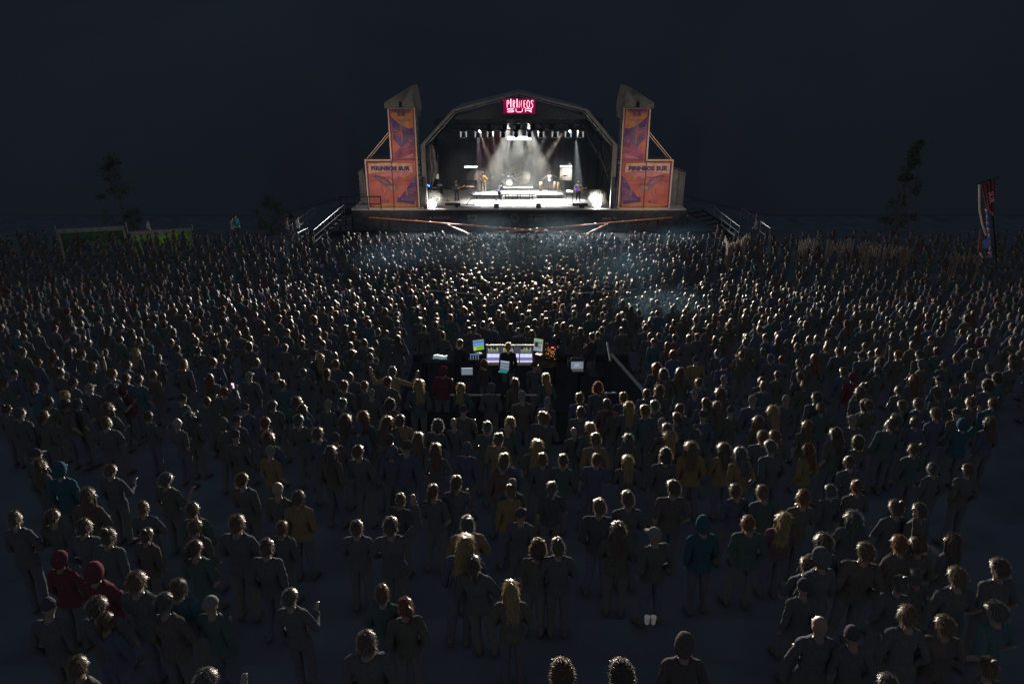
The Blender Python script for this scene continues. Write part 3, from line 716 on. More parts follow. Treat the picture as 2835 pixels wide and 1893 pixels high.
rail_px('stair_rail', (824, 645), (852, 630), 51.2, 52.4, 'short low handrail at the foot of the left stairs', .9, n=1, base=False)
rail_px('stair_rail', (1978, 574), (2048, 627), 56.0, 51.5, 'bright metal stair handrail right of the stage, nearer the stage', .95, n=3)
rail_px('stair_rail', (2053, 577), (2094, 603), 57.5, 55.2, 'dim far handrail of the right stairs', .95, n=2, base=False)
rail_px('stair_rail', (2107, 613), (2133, 632), 53.0, 52.0, 'short squared handrail at the outer side of the right stairs', 1.5, n=1, base=False)
def stairs(x0, y0, x1, y1, lab):
    m_ = MB(); n = 9; a, b = Vector((x0, y0, 0)), Vector((x1, y1, SZ)); d_ = (b - a); hd = Vector((d_.x, d_.y, 0)).normalized(); sd = Vector((-hd.y, hd.x, 0))
    for i in range(n):
        c = a + d_ * ((i + .5) / n); ang = math.atan2(hd.y, hd.x)
        m_.box((c.x, c.y, c.z), (.42, 1.8, .04), blackm, rot=(0, 0, ang))
    for s_ in (-.9, .9): m_.tube([a + sd * s_, b + sd * s_], .06, black, 4)
    return tag(m_.build('stairs'), lab, 'stairs')
aL, bL = atZ(868, 690, 0), atY(952, 590, 55.5)
stairs(-16.0, 51.6, -13.6, 55.6, 'dark stairs climbing to the left end of the stage'); stairs(18.2, 51.8, 15.0, 56.2, 'dark stairs climbing to the right end of the stage')
# V-shaped pit barrier: orange tubes
def barrier(p0, p1, z_, label, r=.05, Y=None):
    a, b = (atZ(*p0, z_), atZ(*p1, z_)) if Y is None else (atY(*p0, Y[0]), atY(*p1, Y[1]))
    root = empty('pit_barrier', tuple(a), label=label, cat='barrier'); m_ = MB(); m_.tube([(0, 0, 0), b - a], r, rustm, 8)
    n = int((b - a).length / 1.2)
    for i in range(1, n): q = (b - a) * (i / n); m_.tube([q + Vector((0, 0, -.05)), q + Vector((0, 0, .06))], r * 1.35, rustm, 8)
    m_.build('rail', root); n = 6
    for i in range(n + 1):
        q = (b - a) * (i / n); m_ = MB(); m_.tube([q - Vector((0, 0, .02)), (q.x, q.y, -a.z + .02)], .025, black, 5); m_.build('post', root)
    return root
barrier((974, 598), (1640, 651), 1.15, 'long orange-red barrier tube running from the left stage corner across to the right')
barrier((1905, 598), (1360, 645), 1.15, 'long orange-red barrier tube running from the right stage corner across to the left')
barrier((1235, 620), (1300, 648), 1.0, 'short orange barrier tube rising out of the crowd below the left floor lamp')
barrier((1682, 620), (1622, 648), 1.0, 'short pale barrier tube rising out of the crowd below the right floor lamp')
# thin rails behind the dance floor and round the mixing area
def pole(p0, p1, z0, z1, r, m, name, label, cat='railing'):
    a, b = atZ(*p0, z0), atZ(*p1, z1); m_ = MB(); m_.tube([a, b], r, m, 8)
    for q in (a, b): m_.tube([q, (q.x, q.y, gz(q.x, q.y))], r * .7, blackm, 6)
    return tag(m_.build(name), label, cat)
pole((1146, 800), (1358, 818), 2.35, 2.25, .022, greym, 'hand_rail', 'thin grey rail behind the dance floor, left of centre')
pole((1578, 813), (1762, 801), 2.25, 2.35, .022, greym, 'hand_rail', 'thin grey rail behind the dance floor, right of centre')
pole((1693, 981), (1783, 1083), 4.75, 4.3, .045, mat('pale_grey_tube', (.22, .22, .22), .7), 'hand_rail', 'thick pale grey rail slanting down right of the mixing area')
pole((1681, 948), (1690, 1000), 5.0, 4.8, .03, mat('pale_grey_tube'), 'hand_rail', 'short pale rail standing just above the thick slanting one')
pole((1430, 1093), (1500, 1093), 4.3, 4.3, .02, greym, 'hand_rail', 'thin rail low behind the mixing area, by the blonde person')
pole((1672, 1088), (1706, 1087), 4.4, 4.4, .02, greym, 'hand_rail', 'short bright rail end at the back right of the mixing area')
pole((1245, 1093), (1385, 1093), 4.3, 4.3, .02, greym, 'hand_rail', 'thin dim rail low behind the mixing area, left of centre')

# ================================================================== GREEN EXIT BOARDS, REEDS, TOTEM, TREES
green = mat('green_board_print', (.13, .26, .05), .8, var=.5, scale=1.6); green_shaded = mat('shaded_green_board_print', (.035, .06, .035), .8, var=.6, scale=1.6)  # second green is the same print darkened for the unlit board
frame_g = mat('dimmed_white_board_frame', (.15, .15, .14), .8, var=.3)  # white frame darkened in colour so it reads as dimly lit
def exit_board(x0, x1, y0, Y, g_, label):
    a, b = atY(x0, y0, Y), atY(x1, y0 + 6, Y + 1.2); root = empty('exit_board', (a.x, a.y, 0), math.atan2(b.y - a.y, b.x - a.x), label=label, cat='sign')
    w = (Vector((b.x, b.y)) - Vector((a.x, a.y))).length; h = a.z
    m_ = MB(); m_.box((w / 2, 0, h / 2), (w, .05, h - .05), g_); m_.build('panel', root)
    m_ = MB(); m_.box((w / 2, -.03, h - .1), (w, .06, .3), frame_g)
    for x in (.06, w - .06): m_.box((x, -.03, h / 2 - .2), (.17, .05, h - .2), frame_g)
    m_.build('frame', root); m_ = MB()
    m_ = None
    for x in (-.12, w + .12): m_ = MB(); m_.tube([(x, .1, 0), (x, .1, h + .3)], .05, alu, 6); m_.build('post', root)
    lt = mat('pale_green_letters', (.30, .38, .25) if g_ is green else (.10, .13, .10), .8)
    t_ = text_obj('SALIDA DE', .5, 'lettering', lt, root, off=.01); t_.location = (w * .62, -.03, h - 1.15)
    t_ = text_obj('EMERGENCIA', .5, 'lettering', lt, root, off=.01); t_.location = (w * .62, -.03, h - 1.75)
exit_board(158, 347, 637, 47.5, green_shaded, 'green exit board with pale frame at far left, coloured dark as unlit')
exit_board(358, 530, 643, 48.6, green, 'brighter green exit board with pale frame reading SALIDA DE, right one of the two')
def cloth_barrier(x0, x1, y, h, label):  # black cloth added to stop low stage light crossing the mixing area
    z = gz(0, y); root = empty('light_block_barrier', ((x0 + x1) / 2, y, z), label=label, cat='barrier'); w = x1 - x0
    m_ = MB(); m_.grid(lambda u, v: (-w / 2 + w * u, .02 * math.sin(u * w * 6) * (1 - v), .05 + (h - .08) * v), 60, 3, blackm); m_.build('cloth', root, True)
    m_ = MB(); m_.tube([(-w / 2, 0, h), (w / 2, 0, h)], .022, black, 6); m_.build('rail', root)
    for i in range(int(w / 2) + 1): m_ = MB(); m_.tube([(-w / 2 + i * 2, .03, 0), (-w / 2 + i * 2, .03, h)], .025, black, 6); m_.build('post', root)
cloth_barrier(-3.3, 3.9, 21.1, .9, 'added light-blocking black cloth barrier between the dance floor crowd and the mixing desk')
cloth_barrier(-3.6, 4.2, 15.0, 1.05, 'rear fence with added light-blocking black cloth behind the sound crew, facing the camera')
lamp('board_lamp', 'SPOT', (-19.5, 44.5, 6.5), (-27.5, 49.5, 1.6), 200, (1, .95, .8), 36, .8, .1)
reedm = mat('dry_reed', (.17, .13, .10), .9, var=.45, scale=9)
def reeds(path, h, label, n=90, name='reed_screen'):
    m_ = MB(); P = [Vector((*p, 0)) for p in path]; tot = sum((P[i + 1] - P[i]).length for i in range(len(P) - 1))
    for k in range(n):
        s_ = tot * k / n; i = 0
        while i < len(P) - 2 and s_ > (P[i + 1] - P[i]).length: s_ -= (P[i + 1] - P[i]).length; i += 1
        d_ = (P[i + 1] - P[i]).normalized(); q = P[i] + d_ * s_; hh = h * rnd.uniform(.86, 1.05); w = tot / n * rnd.uniform(.7, 1.15)
        q = q + Vector((rnd.uniform(-.02, .02), rnd.uniform(-.04, .04), 0)); le = rnd.uniform(-.05, .05)
        m_.tube([(q.x, q.y, gz(q.x, q.y)), (q.x + le, q.y, gz(q.x, q.y) + hh)], w * .5, reedm, 5)
    return tag(m_.build(name), label, 'reed screen', 'reed screens along the right edge')
def XY(px, py, z_): v = atZ(px, py, z_); return (v.x, v.y)
reeds([XY(2008, 652, 1.9), XY(2018, 676, 1.9), XY(2040, 668, 1.9), XY(2078, 645, 1.9)], 1.9, 'curved sagging reed screen at the foot of the right stairs', 70)
reeds([XY(2216, 672, 2.1), XY(2262, 668, 2.1)], 2.3, 'pale reed screen right of the stairs, first of the row', 34)
reeds([XY(2290, 675, 2.1), XY(2366, 674, 2.1)], 2.3, 'reed screen in the middle of the right-hand row', 56)
reeds([XY(2382, 678, 2.1), XY(2440, 680, 2.1)], 2.2, 'dim reed screen below the dark tree at right', 40)
reeds([XY(2450, 680, 2.1), XY(2530, 684, 2.1)], 2.1, 'dimmer reed screen right of the dark tree', 50)
reeds([XY(2640, 695, 2.1), XY(2720, 698, 2.1)], 1.9, 'faint reed screen left of the tall hanging banner', 44)
# totem banner
tp = atY(2742, 486, 43); bz = atY(2745, 688, 43)
root = empty('hanging_banner', (tp.x, 43, 0), label='tall red-brown banner hanging twisted from a mast at the right edge', cat='banner')
redc = mat('dull_red_banner', (.17, .06, .06), .8, var=.3)
m_ = MB(); W2 = .62
m_.grid(lambda u, v: ((-.46 + .86 * u) * (1 - .6 * v) - .08 * v, .12 * math.sin(u * 22), tp.z - 2.3 * v * (.7 + .3 * u)), 30, 10, redc); m_.build('cloth', root, True)
m_ = MB(); m_.tube([(-.62, -.05, tp.z), (-.74, -.05, tp.z - 1.6), (-.66, -.05, tp.z - 2.6), (-.5, -.05, tp.z - 3.4)], .05, mat('cream_hem', (.6, .42, .34), .7), 6)
m_.tube([(-.78, 0, tp.z - 2.9), (-.98, 0, tp.z - 4.4)], [.04, .11], redc, 6); m_.build('hem', root, True)
m_ = MB()
for k in range(16):
    z_ = tp.z - 1.7 - k * .21; m_.tube([(-.32 + .03 * math.sin(k), 0, z_), (-.30, 0, z_ - .17)], .07 - .01 * (k % 3), (mat('blue_cloth', (.14, .14, .35), .8) if k % 2 else mat('pinkish_cloth', (.5, .34, .36), .8)), 8)
m_.tube([(-.98, 0, tp.z - 4.3), (-.7, 0, tp.z - 5.2), (-.38, 0, bz.z)], .05, mat('cream_hem'), 6)
m_.ell((-.52, 0, bz.z + .6), (.26, .1, .32), mat('blue_cloth')); m_.build('twisted_tail', root, True)
m_ = MB(); m_.tube([(.1, .1, 0), (.1, .1, tp.z + .1)], .05, black, 7); m_.tube([(-.66, .05, tp.z + .04), (.7, .05, tp.z + .04)], .03, black, 6); m_.build('mast', root)
t_ = text_obj('SUR', .42, 'lettering', mat('pink_letters', (.55, .2, .24), .8), root, off=.01); t_.rotation_euler = (0, R(90), 0); t_.location = (-.05, -.17, tp.z - 1.0)
a_ = math.atan((bz.x - tp.x + .35) / (tp.z - bz.z)); root.rotation_euler = (0, -a_, 0); root.location = (tp.x + tp.z * math.sin(a_), 43, 0)
lamp('banner_lamp', 'SPOT', (18, 47, 5), (tp.x, 43, tp.z - 2.5), 90, (1, .8, .75), 30, .8, .1)

leafm = mat('dark_leaves', (.040, .055, .045), .7, var=.5, scale=3, trans=.2); barkm = mat('bark', (.055, .06, .065), .9, var=.3)
def tree(x, y, h, w, label, n=1600, name='tree', base=0, lean=0, leaf=.10, cone=False):
    z = gz(x, y); root = empty(name, (x, y, z), label=label, cat=name.replace('_', ' '))
    t = MB(); t.tube([(0, 0, 0), (.05, 0, h * .3), (lean * .5, .1, h * .65), (lean, 0, h * .97)], [h * .022, h * .018, h * .012, .01], barkm, 8); t.build('trunk', root, True)
    c = MB(); r_ = random.Random(int(x * 31 + y)); cl = []
    for k in range(26):
        f = r_.uniform(base, 1); s_ = (1 - f) if cone else math.sin(min(1, (f - base) / (1 - base) * .85 + .15) * math.pi)
        a = r_.uniform(0, 6.28); q = w * .5 * max(.12, s_) * r_.uniform(.4, 1); cl.append((lean * f + q * math.cos(a), q * math.sin(a), h * f, w * r_.uniform(.07, .17)))
    br = MB()
    for q in cl: br.tube([(lean * .3, 0, max(.2, q[2] - h * .14)), (q[0], q[1], q[2])], [.04, .012], barkm, 5)
    br.build('branches', root, True)
    vs, fs = [], []
    for k in range(n):
        q = r_.choice(cl); d_ = Vector((r_.gauss(0, 1), r_.gauss(0, 1), r_.gauss(0, 1))) * q[3] * .55; p_ = Vector(q[:3]) + d_
        u = Vector((r_.gauss(0, 1), r_.gauss(0, 1), r_.gauss(0, 1))).normalized(); v = u.cross(Vector((r_.gauss(0, 1), r_.gauss(0, 1), r_.gauss(0, 1)))).normalized(); s_ = leaf * r_.uniform(.6, 1.4); i = len(vs)
        vs += [p_ - u * s_, p_ + v * s_ * .45, p_ + u * s_, p_ - v * s_ * .45]; fs.append((i, i + 1, i + 2, i + 3))
    c.add(vs, fs, leafm); c.build('crown', root); return root
a = atY(350, 640, 55); tree(a.x, 55, 6.2, 3.4, 'dark leafy tree standing behind the gap of the two green boards', 2600)
a = atY(2445, 680, 56); tree(a.x + .6, 56, 7.4, 3.6, 'dark young conifer behind the reed screens at right', 3200, cone=True, base=.08, lean=.5)
a = atY(755, 650, 56); tree(a.x, 56, 3.0, 3.2, 'dull green bush left of the stage stairs, beside the standing people', 1800, name='bush', leaf=.09)
# ================================================================== PEOPLE
DG = lambda: bpy.context.evaluated_depsgraph_get()
def V3(*a): return Vector(a)
def mir(v): return Vector((-v[0], v[1], v[2]))
def joints(**k):
    j = dict(pelvis=V3(0, 0, .94), waist=V3(0, .005, 1.10), chest=V3(0, 0, 1.29), neck=V3(0, -.02, 1.47), head=V3(0, .01, 1.63),
             shR=V3(.163, -.01, 1.385), elR=V3(.235, -.02, 1.13), wrR=V3(.215, .11, .90), hdR=V3(-.1, .45, -.8),
             hipR=V3(.09, 0, .90), knR=V3(.10, .02, .50), anR=V3(.105, -.02, .085), toR=V3(.125, .13, .03))
    for n in ('sh', 'el', 'wr', 'hd', 'hip', 'kn', 'an', 'to'): j[n + 'L'] = mir(j[n + 'R'])
    j['look'] = (0, 0)      # yaw, pitch of the head
    j['curl'] = .5
    for a, b in k.items(): j[a] = Vector(b) if isinstance(b, (tuple, list)) and len(b) == 3 else b
    return j
POSES = dict(
    stand=joints(elR=(.222, -.035, 1.12), wrR=(.185, .12, .93), hdR=(-.25, .5, -.7), elL=(-.225, -.03, 1.12), wrL=(-.19, .06, .90), hdL=(.1, .3, -.9), hipR=(.085, 0, .9), anR=(.13, .02, .085), toR=(.17, .16, .03)),
    lean=joints(pelvis=(.05, 0, .93), waist=(.03, .01, 1.09), chest=(0, .01, 1.28), head=(-.02, .02, 1.62), hipR=(.14, 0, .9), hipL=(-.04, 0, .88), knR=(.13, 0, .5), anR=(.12, -.02, .085), knL=(-.11, .08, .5), anL=(-.16, .04, .085), toL=(-.21, .18, .03), toR=(.15, .13, .03),
        elR=(.27, -.09, 1.14), wrR=(.16, .02, .95), hdR=(-.6, .3, -.6), elL=(-.21, .03, 1.10), wrL=(-.10, .22, 1.06), hdL=(.6, .6, .2), look=(-.3, .05)),
    pocket=joints(chest=(0, -.02, 1.27), neck=(0, -.02, 1.45), head=(.015, .02, 1.61), elR=(.25, -.10, 1.13), wrR=(.175, .06, .93), hdR=(-.2, .4, -.8), elL=(-.25, -.10, 1.13), wrL=(-.175, .06, .93), hdL=(.2, .4, -.8), look=(.35, .1), anL=(-.16, -.02, .085), toL=(-.22, .12, .03)),
    cross=joints(elR=(.26, .03, 1.12), wrR=(.02, .20, 1.10), hdR=(-1, .1, .1), elL=(-.26, .03, 1.12), wrL=(.0, .24, 1.06), hdL=(1, 0, .1), look=(.25, 0)),
    phone=joints(elR=(.27, .20, 1.30), wrR=(.12, .36, 1.52), hdR=(-.1, .2, 1), elL=(-.27, .18, 1.28), wrL=(-.05, .36, 1.50), hdL=(.2, .2, 1)),
    cheer=joints(elR=(.36, .04, 1.60), wrR=(.34, .08, 1.88), hdR=(-.2, .1, 1), elL=(-.28, .05, 1.14), wrL=(-.2, .2, 1.0), look=(-.2, -.1)),
    wide=joints(elR=(.42, .05, 1.27), wrR=(.56, .12, 1.46), hdR=(.1, .2, 1), elL=(-.42, .05, 1.30), wrL=(-.52, .14, 1.52), hdL=(-.2, .1, 1)),
    cup=joints(elR=(.27, .02, 1.13), wrR=(.2, .27, 1.18), hdR=(-.2, .7, .5), look=(-.35, .05)),
)
def pieces(j):
    P = []      # (label, kind, ...)
    cap = lambda l, a, b, ra, rb: P.append((l, 'c', Vector(a), Vector(b), ra, rb))
    ell = lambda l, c, r, q=None: P.append((l, 'e', Vector(c), r, q or Matrix.Identity(3)))
    up = (j['chest'] - j['pelvis']).normalized(); xr = (j['shR'] - j['shL']).normalized(); fw = up.cross(xr).normalized(); xr = fw.cross(up)
    T = Matrix((xr, fw, up)).transposed()
    hipx = (j['hipR'] - j['hipL']).normalized()
    ell('torso', j['chest'], (.165, .112, .19), T); ell('torso', j['waist'], (.138, .10, .16), T); ell('pelvis', j['pelvis'], (.165, .12, .14), T)
    ell('torso', (j['chest'] + j['neck']) / 2 + up * .015, (.15, .085, .085), T)
    cap('neck', j['neck'] - up * .02, j['head'] - Vector((0, 0, .03)), .056, .05)
    yw, pt = j['look']; H = (Matrix.Rotation(yw, 3, 'Z') @ Matrix.Rotation(-pt, 3, 'X')); j['H'] = H; h = j['head']
    ell('head', h, (.076, .095, .113), H); ell('head', h + H @ V3(0, .03, -.068), (.054, .058, .05), H); ell('head', h + H @ V3(0, .05, -.1), (.028, .035, .02), H)
    ell('head', h + H @ V3(0, .098, -.022), (.014, .02, .026), H); ell('head', h + H @ V3(0, .085, .02), (.05, .012, .01), H)
    for s in (-1, 1): ell('head', h + H @ V3(s * .077, -.005, -.012), (.012, .02, .032), H)
    for s in 'RL':
        sh, el, wr, hd = j['sh' + s], j['el' + s], j['wr' + s], j['hd' + s].normalized()
        cap('torso', j['chest'] + up * .08, sh, .080, .058); cap('uarm', sh, el, .052, .041); cap('farm', el, wr, .042, .028)
        # palm and five fingers, curling towards the body's front
        side = fw.cross(hd); side = side.normalized() if side.length > .2 else xr
        nrm = hd.cross(side).normalized(); sgn = 1 if s == 'R' else -1
        pc = wr + hd * .055; Q = Matrix((side, nrm, hd)).transposed(); ell('hand', pc, (.040, .017, .052), Q)
        cu = j['curl']
        for k, (off_, ln) in enumerate(((-.030, .068), (-.010, .078), (.010, .073), (.028, .058))):
            b0 = pc + hd * .038 + side * off_; b1 = b0 + (hd + nrm * cu * .6).normalized() * ln * .55; b2 = b1 + (hd * (1 - cu) + nrm * cu * 1.5).normalized() * ln * .5
            cap('hand', b0, b1, .0115, .0105); cap('hand', b1, b2, .0105, .009)
        inner = -sgn * xr; tdir = (inner if side.dot(inner) == 0 else side * (1 if side.dot(inner) > 0 else -1))
        t0 = wr + hd * .025 + tdir * .025; t1 = t0 + (tdir * .8 + hd * .9).normalized() * .042; t2 = t1 + (hd + nrm * .5).normalized() * .03
        cap('hand', t0, t1, .014, .012); cap('hand', t1, t2, .012, .010)
        hp, kn, an, to = j['hip' + s], j['kn' + s], j['an' + s], j['to' + s]
        cap('pelvis', j['pelvis'] - up * .03, hp, .11, .088); cap('thigh', hp, kn, .088, .058); cap('shin', kn + (an - kn) * .0, an, .056, .038)
        cap('shin', kn.lerp(an, .2) + V3(0, -.012, 0), kn.lerp(an, .45) + V3(0, -.012, 0), .056, .048); cap('foot', an, to, .042, .034); cap('foot', an + V3(0, -.03, -.03), an, .03, .035)
    return P
def sdist(P, pts):
    best = np.full(len(pts), 9.0); lab = np.zeros(len(pts), int)
    for i, p in enumerate(P):
        if p[1] == 'c':
            a, b = np.array(p[2]), np.array(p[3]); ab = b - a; t = np.clip(((pts - a) @ ab) / max(1e-9, ab @ ab), 0, 1); d = np.linalg.norm(pts - a - t[:, None] * ab, axis=1) - (p[4] + (p[5] - p[4]) * t)
        else:
            q = (pts - np.array(p[2])) @ np.array(p[4]); d = (np.linalg.norm(q / np.array(p[3]), axis=1) - 1) * min(p[3])
        if p[0] in ('hand',): d = d - .004
        m = d < best; best[m] = d[m]; lab[m] = i
    names = np.array([p[0] for p in P]); return names[lab], best
def piece_mesh(P):
    mb = MB()
    for p in P:
        if p[1] == 'e':
            vs = []; fs = []; nu, nv = 16, 10
            for i in range(nv + 1):
                th = math.pi * i / nv
                for k in range(nu):
                    a = 6.2832 * k / nu; v = Vector((math.sin(th) * math.cos(a) * p[3][0], math.sin(th) * math.sin(a) * p[3][1], math.cos(th) * p[3][2])); vs.append(p[2] + p[4] @ v)
            for i in range(nv):
                for k in range(nu): fs.append((i * nu + k, (i + 1) * nu + k, (i + 1) * nu + (k + 1) % nu, i * nu + (k + 1) % nu))
            mb.add(vs, fs, M_SKIN)
        else:
            a, b = p[2], p[3]; t = (b - a).normalized() if (b - a).length > 1e-5 else V3(0, 0, 1); q = []; rr = []
            for k in range(4): an = math.pi / 2 * k / 4; q.append(a - t * p[4] * math.cos(an)); rr.append(max(.001, p[4] * math.sin(an)))
            q.append(a); rr.append(p[4]); q.append(b); rr.append(p[5])
            for k in range(3, -1, -1): an = math.pi / 2 * k / 4; q.append(b + t * p[5] * math.cos(an)); rr.append(max(.001, p[5] * math.sin(an)))
            mb.tube(q, rr, M_SKIN, 12)
    return mb
def body_template(j, vox=.0125):
    P = pieces(j); o = piece_mesh(P).build('tmp'); m = o.modifiers.new('r', 'REMESH'); m.mode = 'VOXEL'; m.voxel_size = vox
    s = o.modifiers.new('s', 'SMOOTH'); s.factor = .5; s.iterations = 3
    me = bpy.data.meshes.new_from_object(o.evaluated_get(DG())); bpy.data.objects.remove(o); me.name = 'body'
    n = len(me.vertices); co = np.empty(n * 3, 'f'); me.vertices.foreach_get('co', co); co = co.reshape(-1, 3).astype(float)
    lab, _ = sdist(P, co)
    # eye sockets and mouth line pressed into the face
    H = np.array(j['H']); h = np.array(j['head']); q = (co - h) @ H
    for ex in (-.03, .03):
        d = np.linalg.norm((q - np.array([ex, .088, .002])) * [1, .6, 1.3], axis=1); w = np.clip(1 - d / .02, 0, 1); q[:, 1] -= .010 * w * (q[:, 1] > 0)
    d = np.abs(q[:, 2] + .066); w = np.clip(1 - d / .008, 0, 1) * (np.abs(q[:, 0]) < .024) * (q[:, 1] > .05); q[:, 1] -= .004 * w
    co2 = q @ H.T + h; me.vertices.foreach_set('co', co2.astype('f').ravel())
    me.materials.clear(); me.materials.append(M_SKIN); me.polygons.foreach_set('use_smooth', [True] * len(me.polygons)); me.update()
    return me, lab, P
def shell(me, lab, keep, off_, name, m, amp=.008, zmin=-9, zmax=9, sc=9, side=0):
    n = len(me.vertices); co = np.empty(n * 3, 'f'); no = np.empty(n * 3, 'f'); me.vertices.foreach_get('co', co); me.vertices.foreach_get('normal', no); co = co.reshape(-1, 3); no = no.reshape(-1, 3)
    ok = np.isin(lab, keep) & (co[:, 2] > zmin) & (co[:, 2] < zmax) & (co[:, 0] * side >= 0)
    faces = [tuple(p.vertices) for p in me.polygons if all(ok[v] for v in p.vertices)]
    cnt = {}
    for f in faces:
        for a, b in zip(f, f[1:] + f[:1]): cnt[(min(a, b), max(a, b))] = cnt.get((min(a, b), max(a, b)), 0) + 1
    edge = {v for e, c in cnt.items() if c == 1 for v in e}
    used = sorted({v for f in faces for v in f}); ix = {v: i for i, v in enumerate(used)}; vs = []
    for v in used:
        p = Vector(co[v]); o_ = .002 if v in edge else off_ + amp * noise.noise(p * sc) + amp * .5 * noise.noise(p * sc * 2.7); vs.append(p + Vector(no[v]) * o_)
    r = bpy.data.meshes.new(name); r.from_pydata(vs, [], [tuple(ix[v] for v in f) for f in faces]); r.materials.append(m)
    r.polygons.foreach_set('use_smooth', [True] * len(r.polygons)); r.update(); return r
def hair_mesh(j, kind, n_str=420, seed=1, nu=28, nt=12, sw=.0042, m=None, ms=None):
    r_ = random.Random(seed); H = j['H'] if 'H' in j else Matrix.Identity(3); h = j['head']; mb = MB(); m = m or M_HAIR
    vol = dict(short=1.10, long=1.16, curly=1.42, bun=1.10, pony=1.10, hood=1.34, beanie=1.17, cap=1.12, bald=1.035)[kind]
    rx, ry, rz = .078 * vol, .099 * vol, .116 * (vol if kind != 'hood' else 1.24)
    lump = dict(short=.05, long=.05, curly=.16, bun=.04, pony=.04, hood=.05, beanie=.03, cap=.01, bald=.0)[kind]
    def th_max(az):      # az measured from the front
        f = math.cos(az)
        if kind in ('beanie', 'cap'): return R(88)
        if kind == 'hood': return R(150 - 86 * max(0, f) ** .8)
        if kind == 'bald': return R(100 - 45 * max(0, f))
        return R((118 if kind != 'curly' else 128) - 62 * max(0, f) ** .75)
    rows = []; base = []
    for i in range(nt + 1):
        row = []
        for k in range(nu):
            az = 6.2832 * k / nu; th = th_max(az) * i / nt
            d = Vector((math.sin(th) * math.sin(az), math.sin(th) * math.cos(az), math.cos(th)))
            s = 1 + lump * noise.noise(d * (3 if kind != 'curly' else 5) + V3(seed, 0, 0)) + (lump * .6 * noise.noise(d * 9 + V3(seed, 3, 0)))
            if i == nt: s *= .93
            row.append(Vector((d.x * rx * s, d.y * ry * s - .004, d.z * rz * s)))
        rows.append(row)
    if kind == 'long':
        L = .30 + .08 * r_.random(); nl = 9; kk = [k for k in range(nu)]
        for i in range(1, nl + 1):
            row = []; f_ = i / nl
            for k in kk:
                az = 6.2832 * k / nu; f = math.cos(az); b = rows[nt][k]
                w = max(0, min(1, (.45 - f) / .35)); rad = 1.12 + .25 * math.sin(f_ * 2.6) * (1 - .2 * f_) + .07 * noise.noise(Vector((az * 2, f_ * 4, seed)))
                x = b.x * rad * 1.05; y = b.y * rad - .045 * f_ - .01; z = b.z - L * f_ * w
                if f > .45: x, y, z = b.x * .95, b.y * .95, b.z - .005 * i * 0
                row.append(Vector((x, y, z)))
            rows.append(row)
    vs = [h + H @ p for row in rows for p in row]; fs = []
    for i in range(len(rows) - 1):
        for k in range(nu): fs.append((i * nu + k, (i + 1) * nu + k, (i + 1) * nu + (k + 1) % nu, i * nu + (k + 1) % nu))
    if kind == 'bald': return None
    mb.add(vs, fs, m)
    if kind == 'bun': mb.ell(h + H @ V3(0, -.07, .12), (.045, .045, .042), m, 10, 7)
    if kind == 'pony': mb.tube([h + H @ V3(0, -.09, .06), h + H @ V3(0, -.15, .04), h + H @ V3(0, -.16, -.08), h + H @ V3(0, -.13, -.2)], [.025, .036, .032, .008], m, 8)
    if kind == 'cap':
        q = []; 
        for s in range(7): a = R(-60 + 20 * s); q.append((math.sin(a) * .082, math.cos(a) * .12 + (.065 * math.cos(a) ** 2)))
        q += [(.078, .04), (-.078, .04)]; 
        pv_ = [h + H @ V3(x, y, .012 + 0) for x, y in q] + [h + H @ V3(x, y, .022) for x, y in q]; n = len(q)
        mb.add(pv_, [tuple(range(n)), tuple(range(2 * n - 1, n - 1, -1))] + [(i, (i + 1) % n, n + (i + 1) % n, n + i) for i in range(n)], m)
    if kind in ('short', 'long', 'curly', 'bun', 'pony') and n_str:
        S_ = []; F_ = []
        for s in range(n_str):
            i = r_.randrange(0, len(rows) - (0 if kind != 'long' else 1)); k = r_.randrange(nu); p = rows[i][k]
            if kind == 'long' and i > nt and math.cos(6.2832 * k / nu) > .45: continue
            o_ = Vector((p.x, p.y, max(p.z, -.02) * .8)).normalized(); dn = Vector((p.x * .3, p.y * .3, -1)); dn = (dn - o_ * dn.dot(o_)).normalized()
            rv = Vector((r_.gauss(0, 1), r_.gauss(0, 1), r_.gauss(0, 1)))
            if kind == 'curly': dr = (o_ + rv * .5).normalized(); ln = r_.uniform(.015, .045)
            else: dr = (dn + o_ * r_.uniform(.12, .62) + rv * .2).normalized(); ln = r_.uniform(.02, .06 if kind != 'long' else .10)
            sd = dr.cross(o_).normalized() * sw * r_.uniform(.6, 1.4); a = h + H @ p; i0 = len(S_)
            mid = p + dr * ln * .55 + Vector((0, 0, -.1 * ln)); e = p + dr * ln + Vector((0, 0, -.35 * ln))
            S_ += [h + H @ (p - sd), h + H @ (p + sd), h + H @ (mid + sd * .7), h + H @ (mid - sd * .7), h + H @ e]; F_ += [(i0, i0 + 1, i0 + 2, i0 + 3), (i0 + 3, i0 + 2, i0 + 4)]
        mb.add(S_, F_, ms or M_STRAND)
    return mb
HAIRK = ('short', 'long', 'curly', 'bun', 'pony', 'hood', 'beanie', 'cap', 'bald')
TEMPL = {}
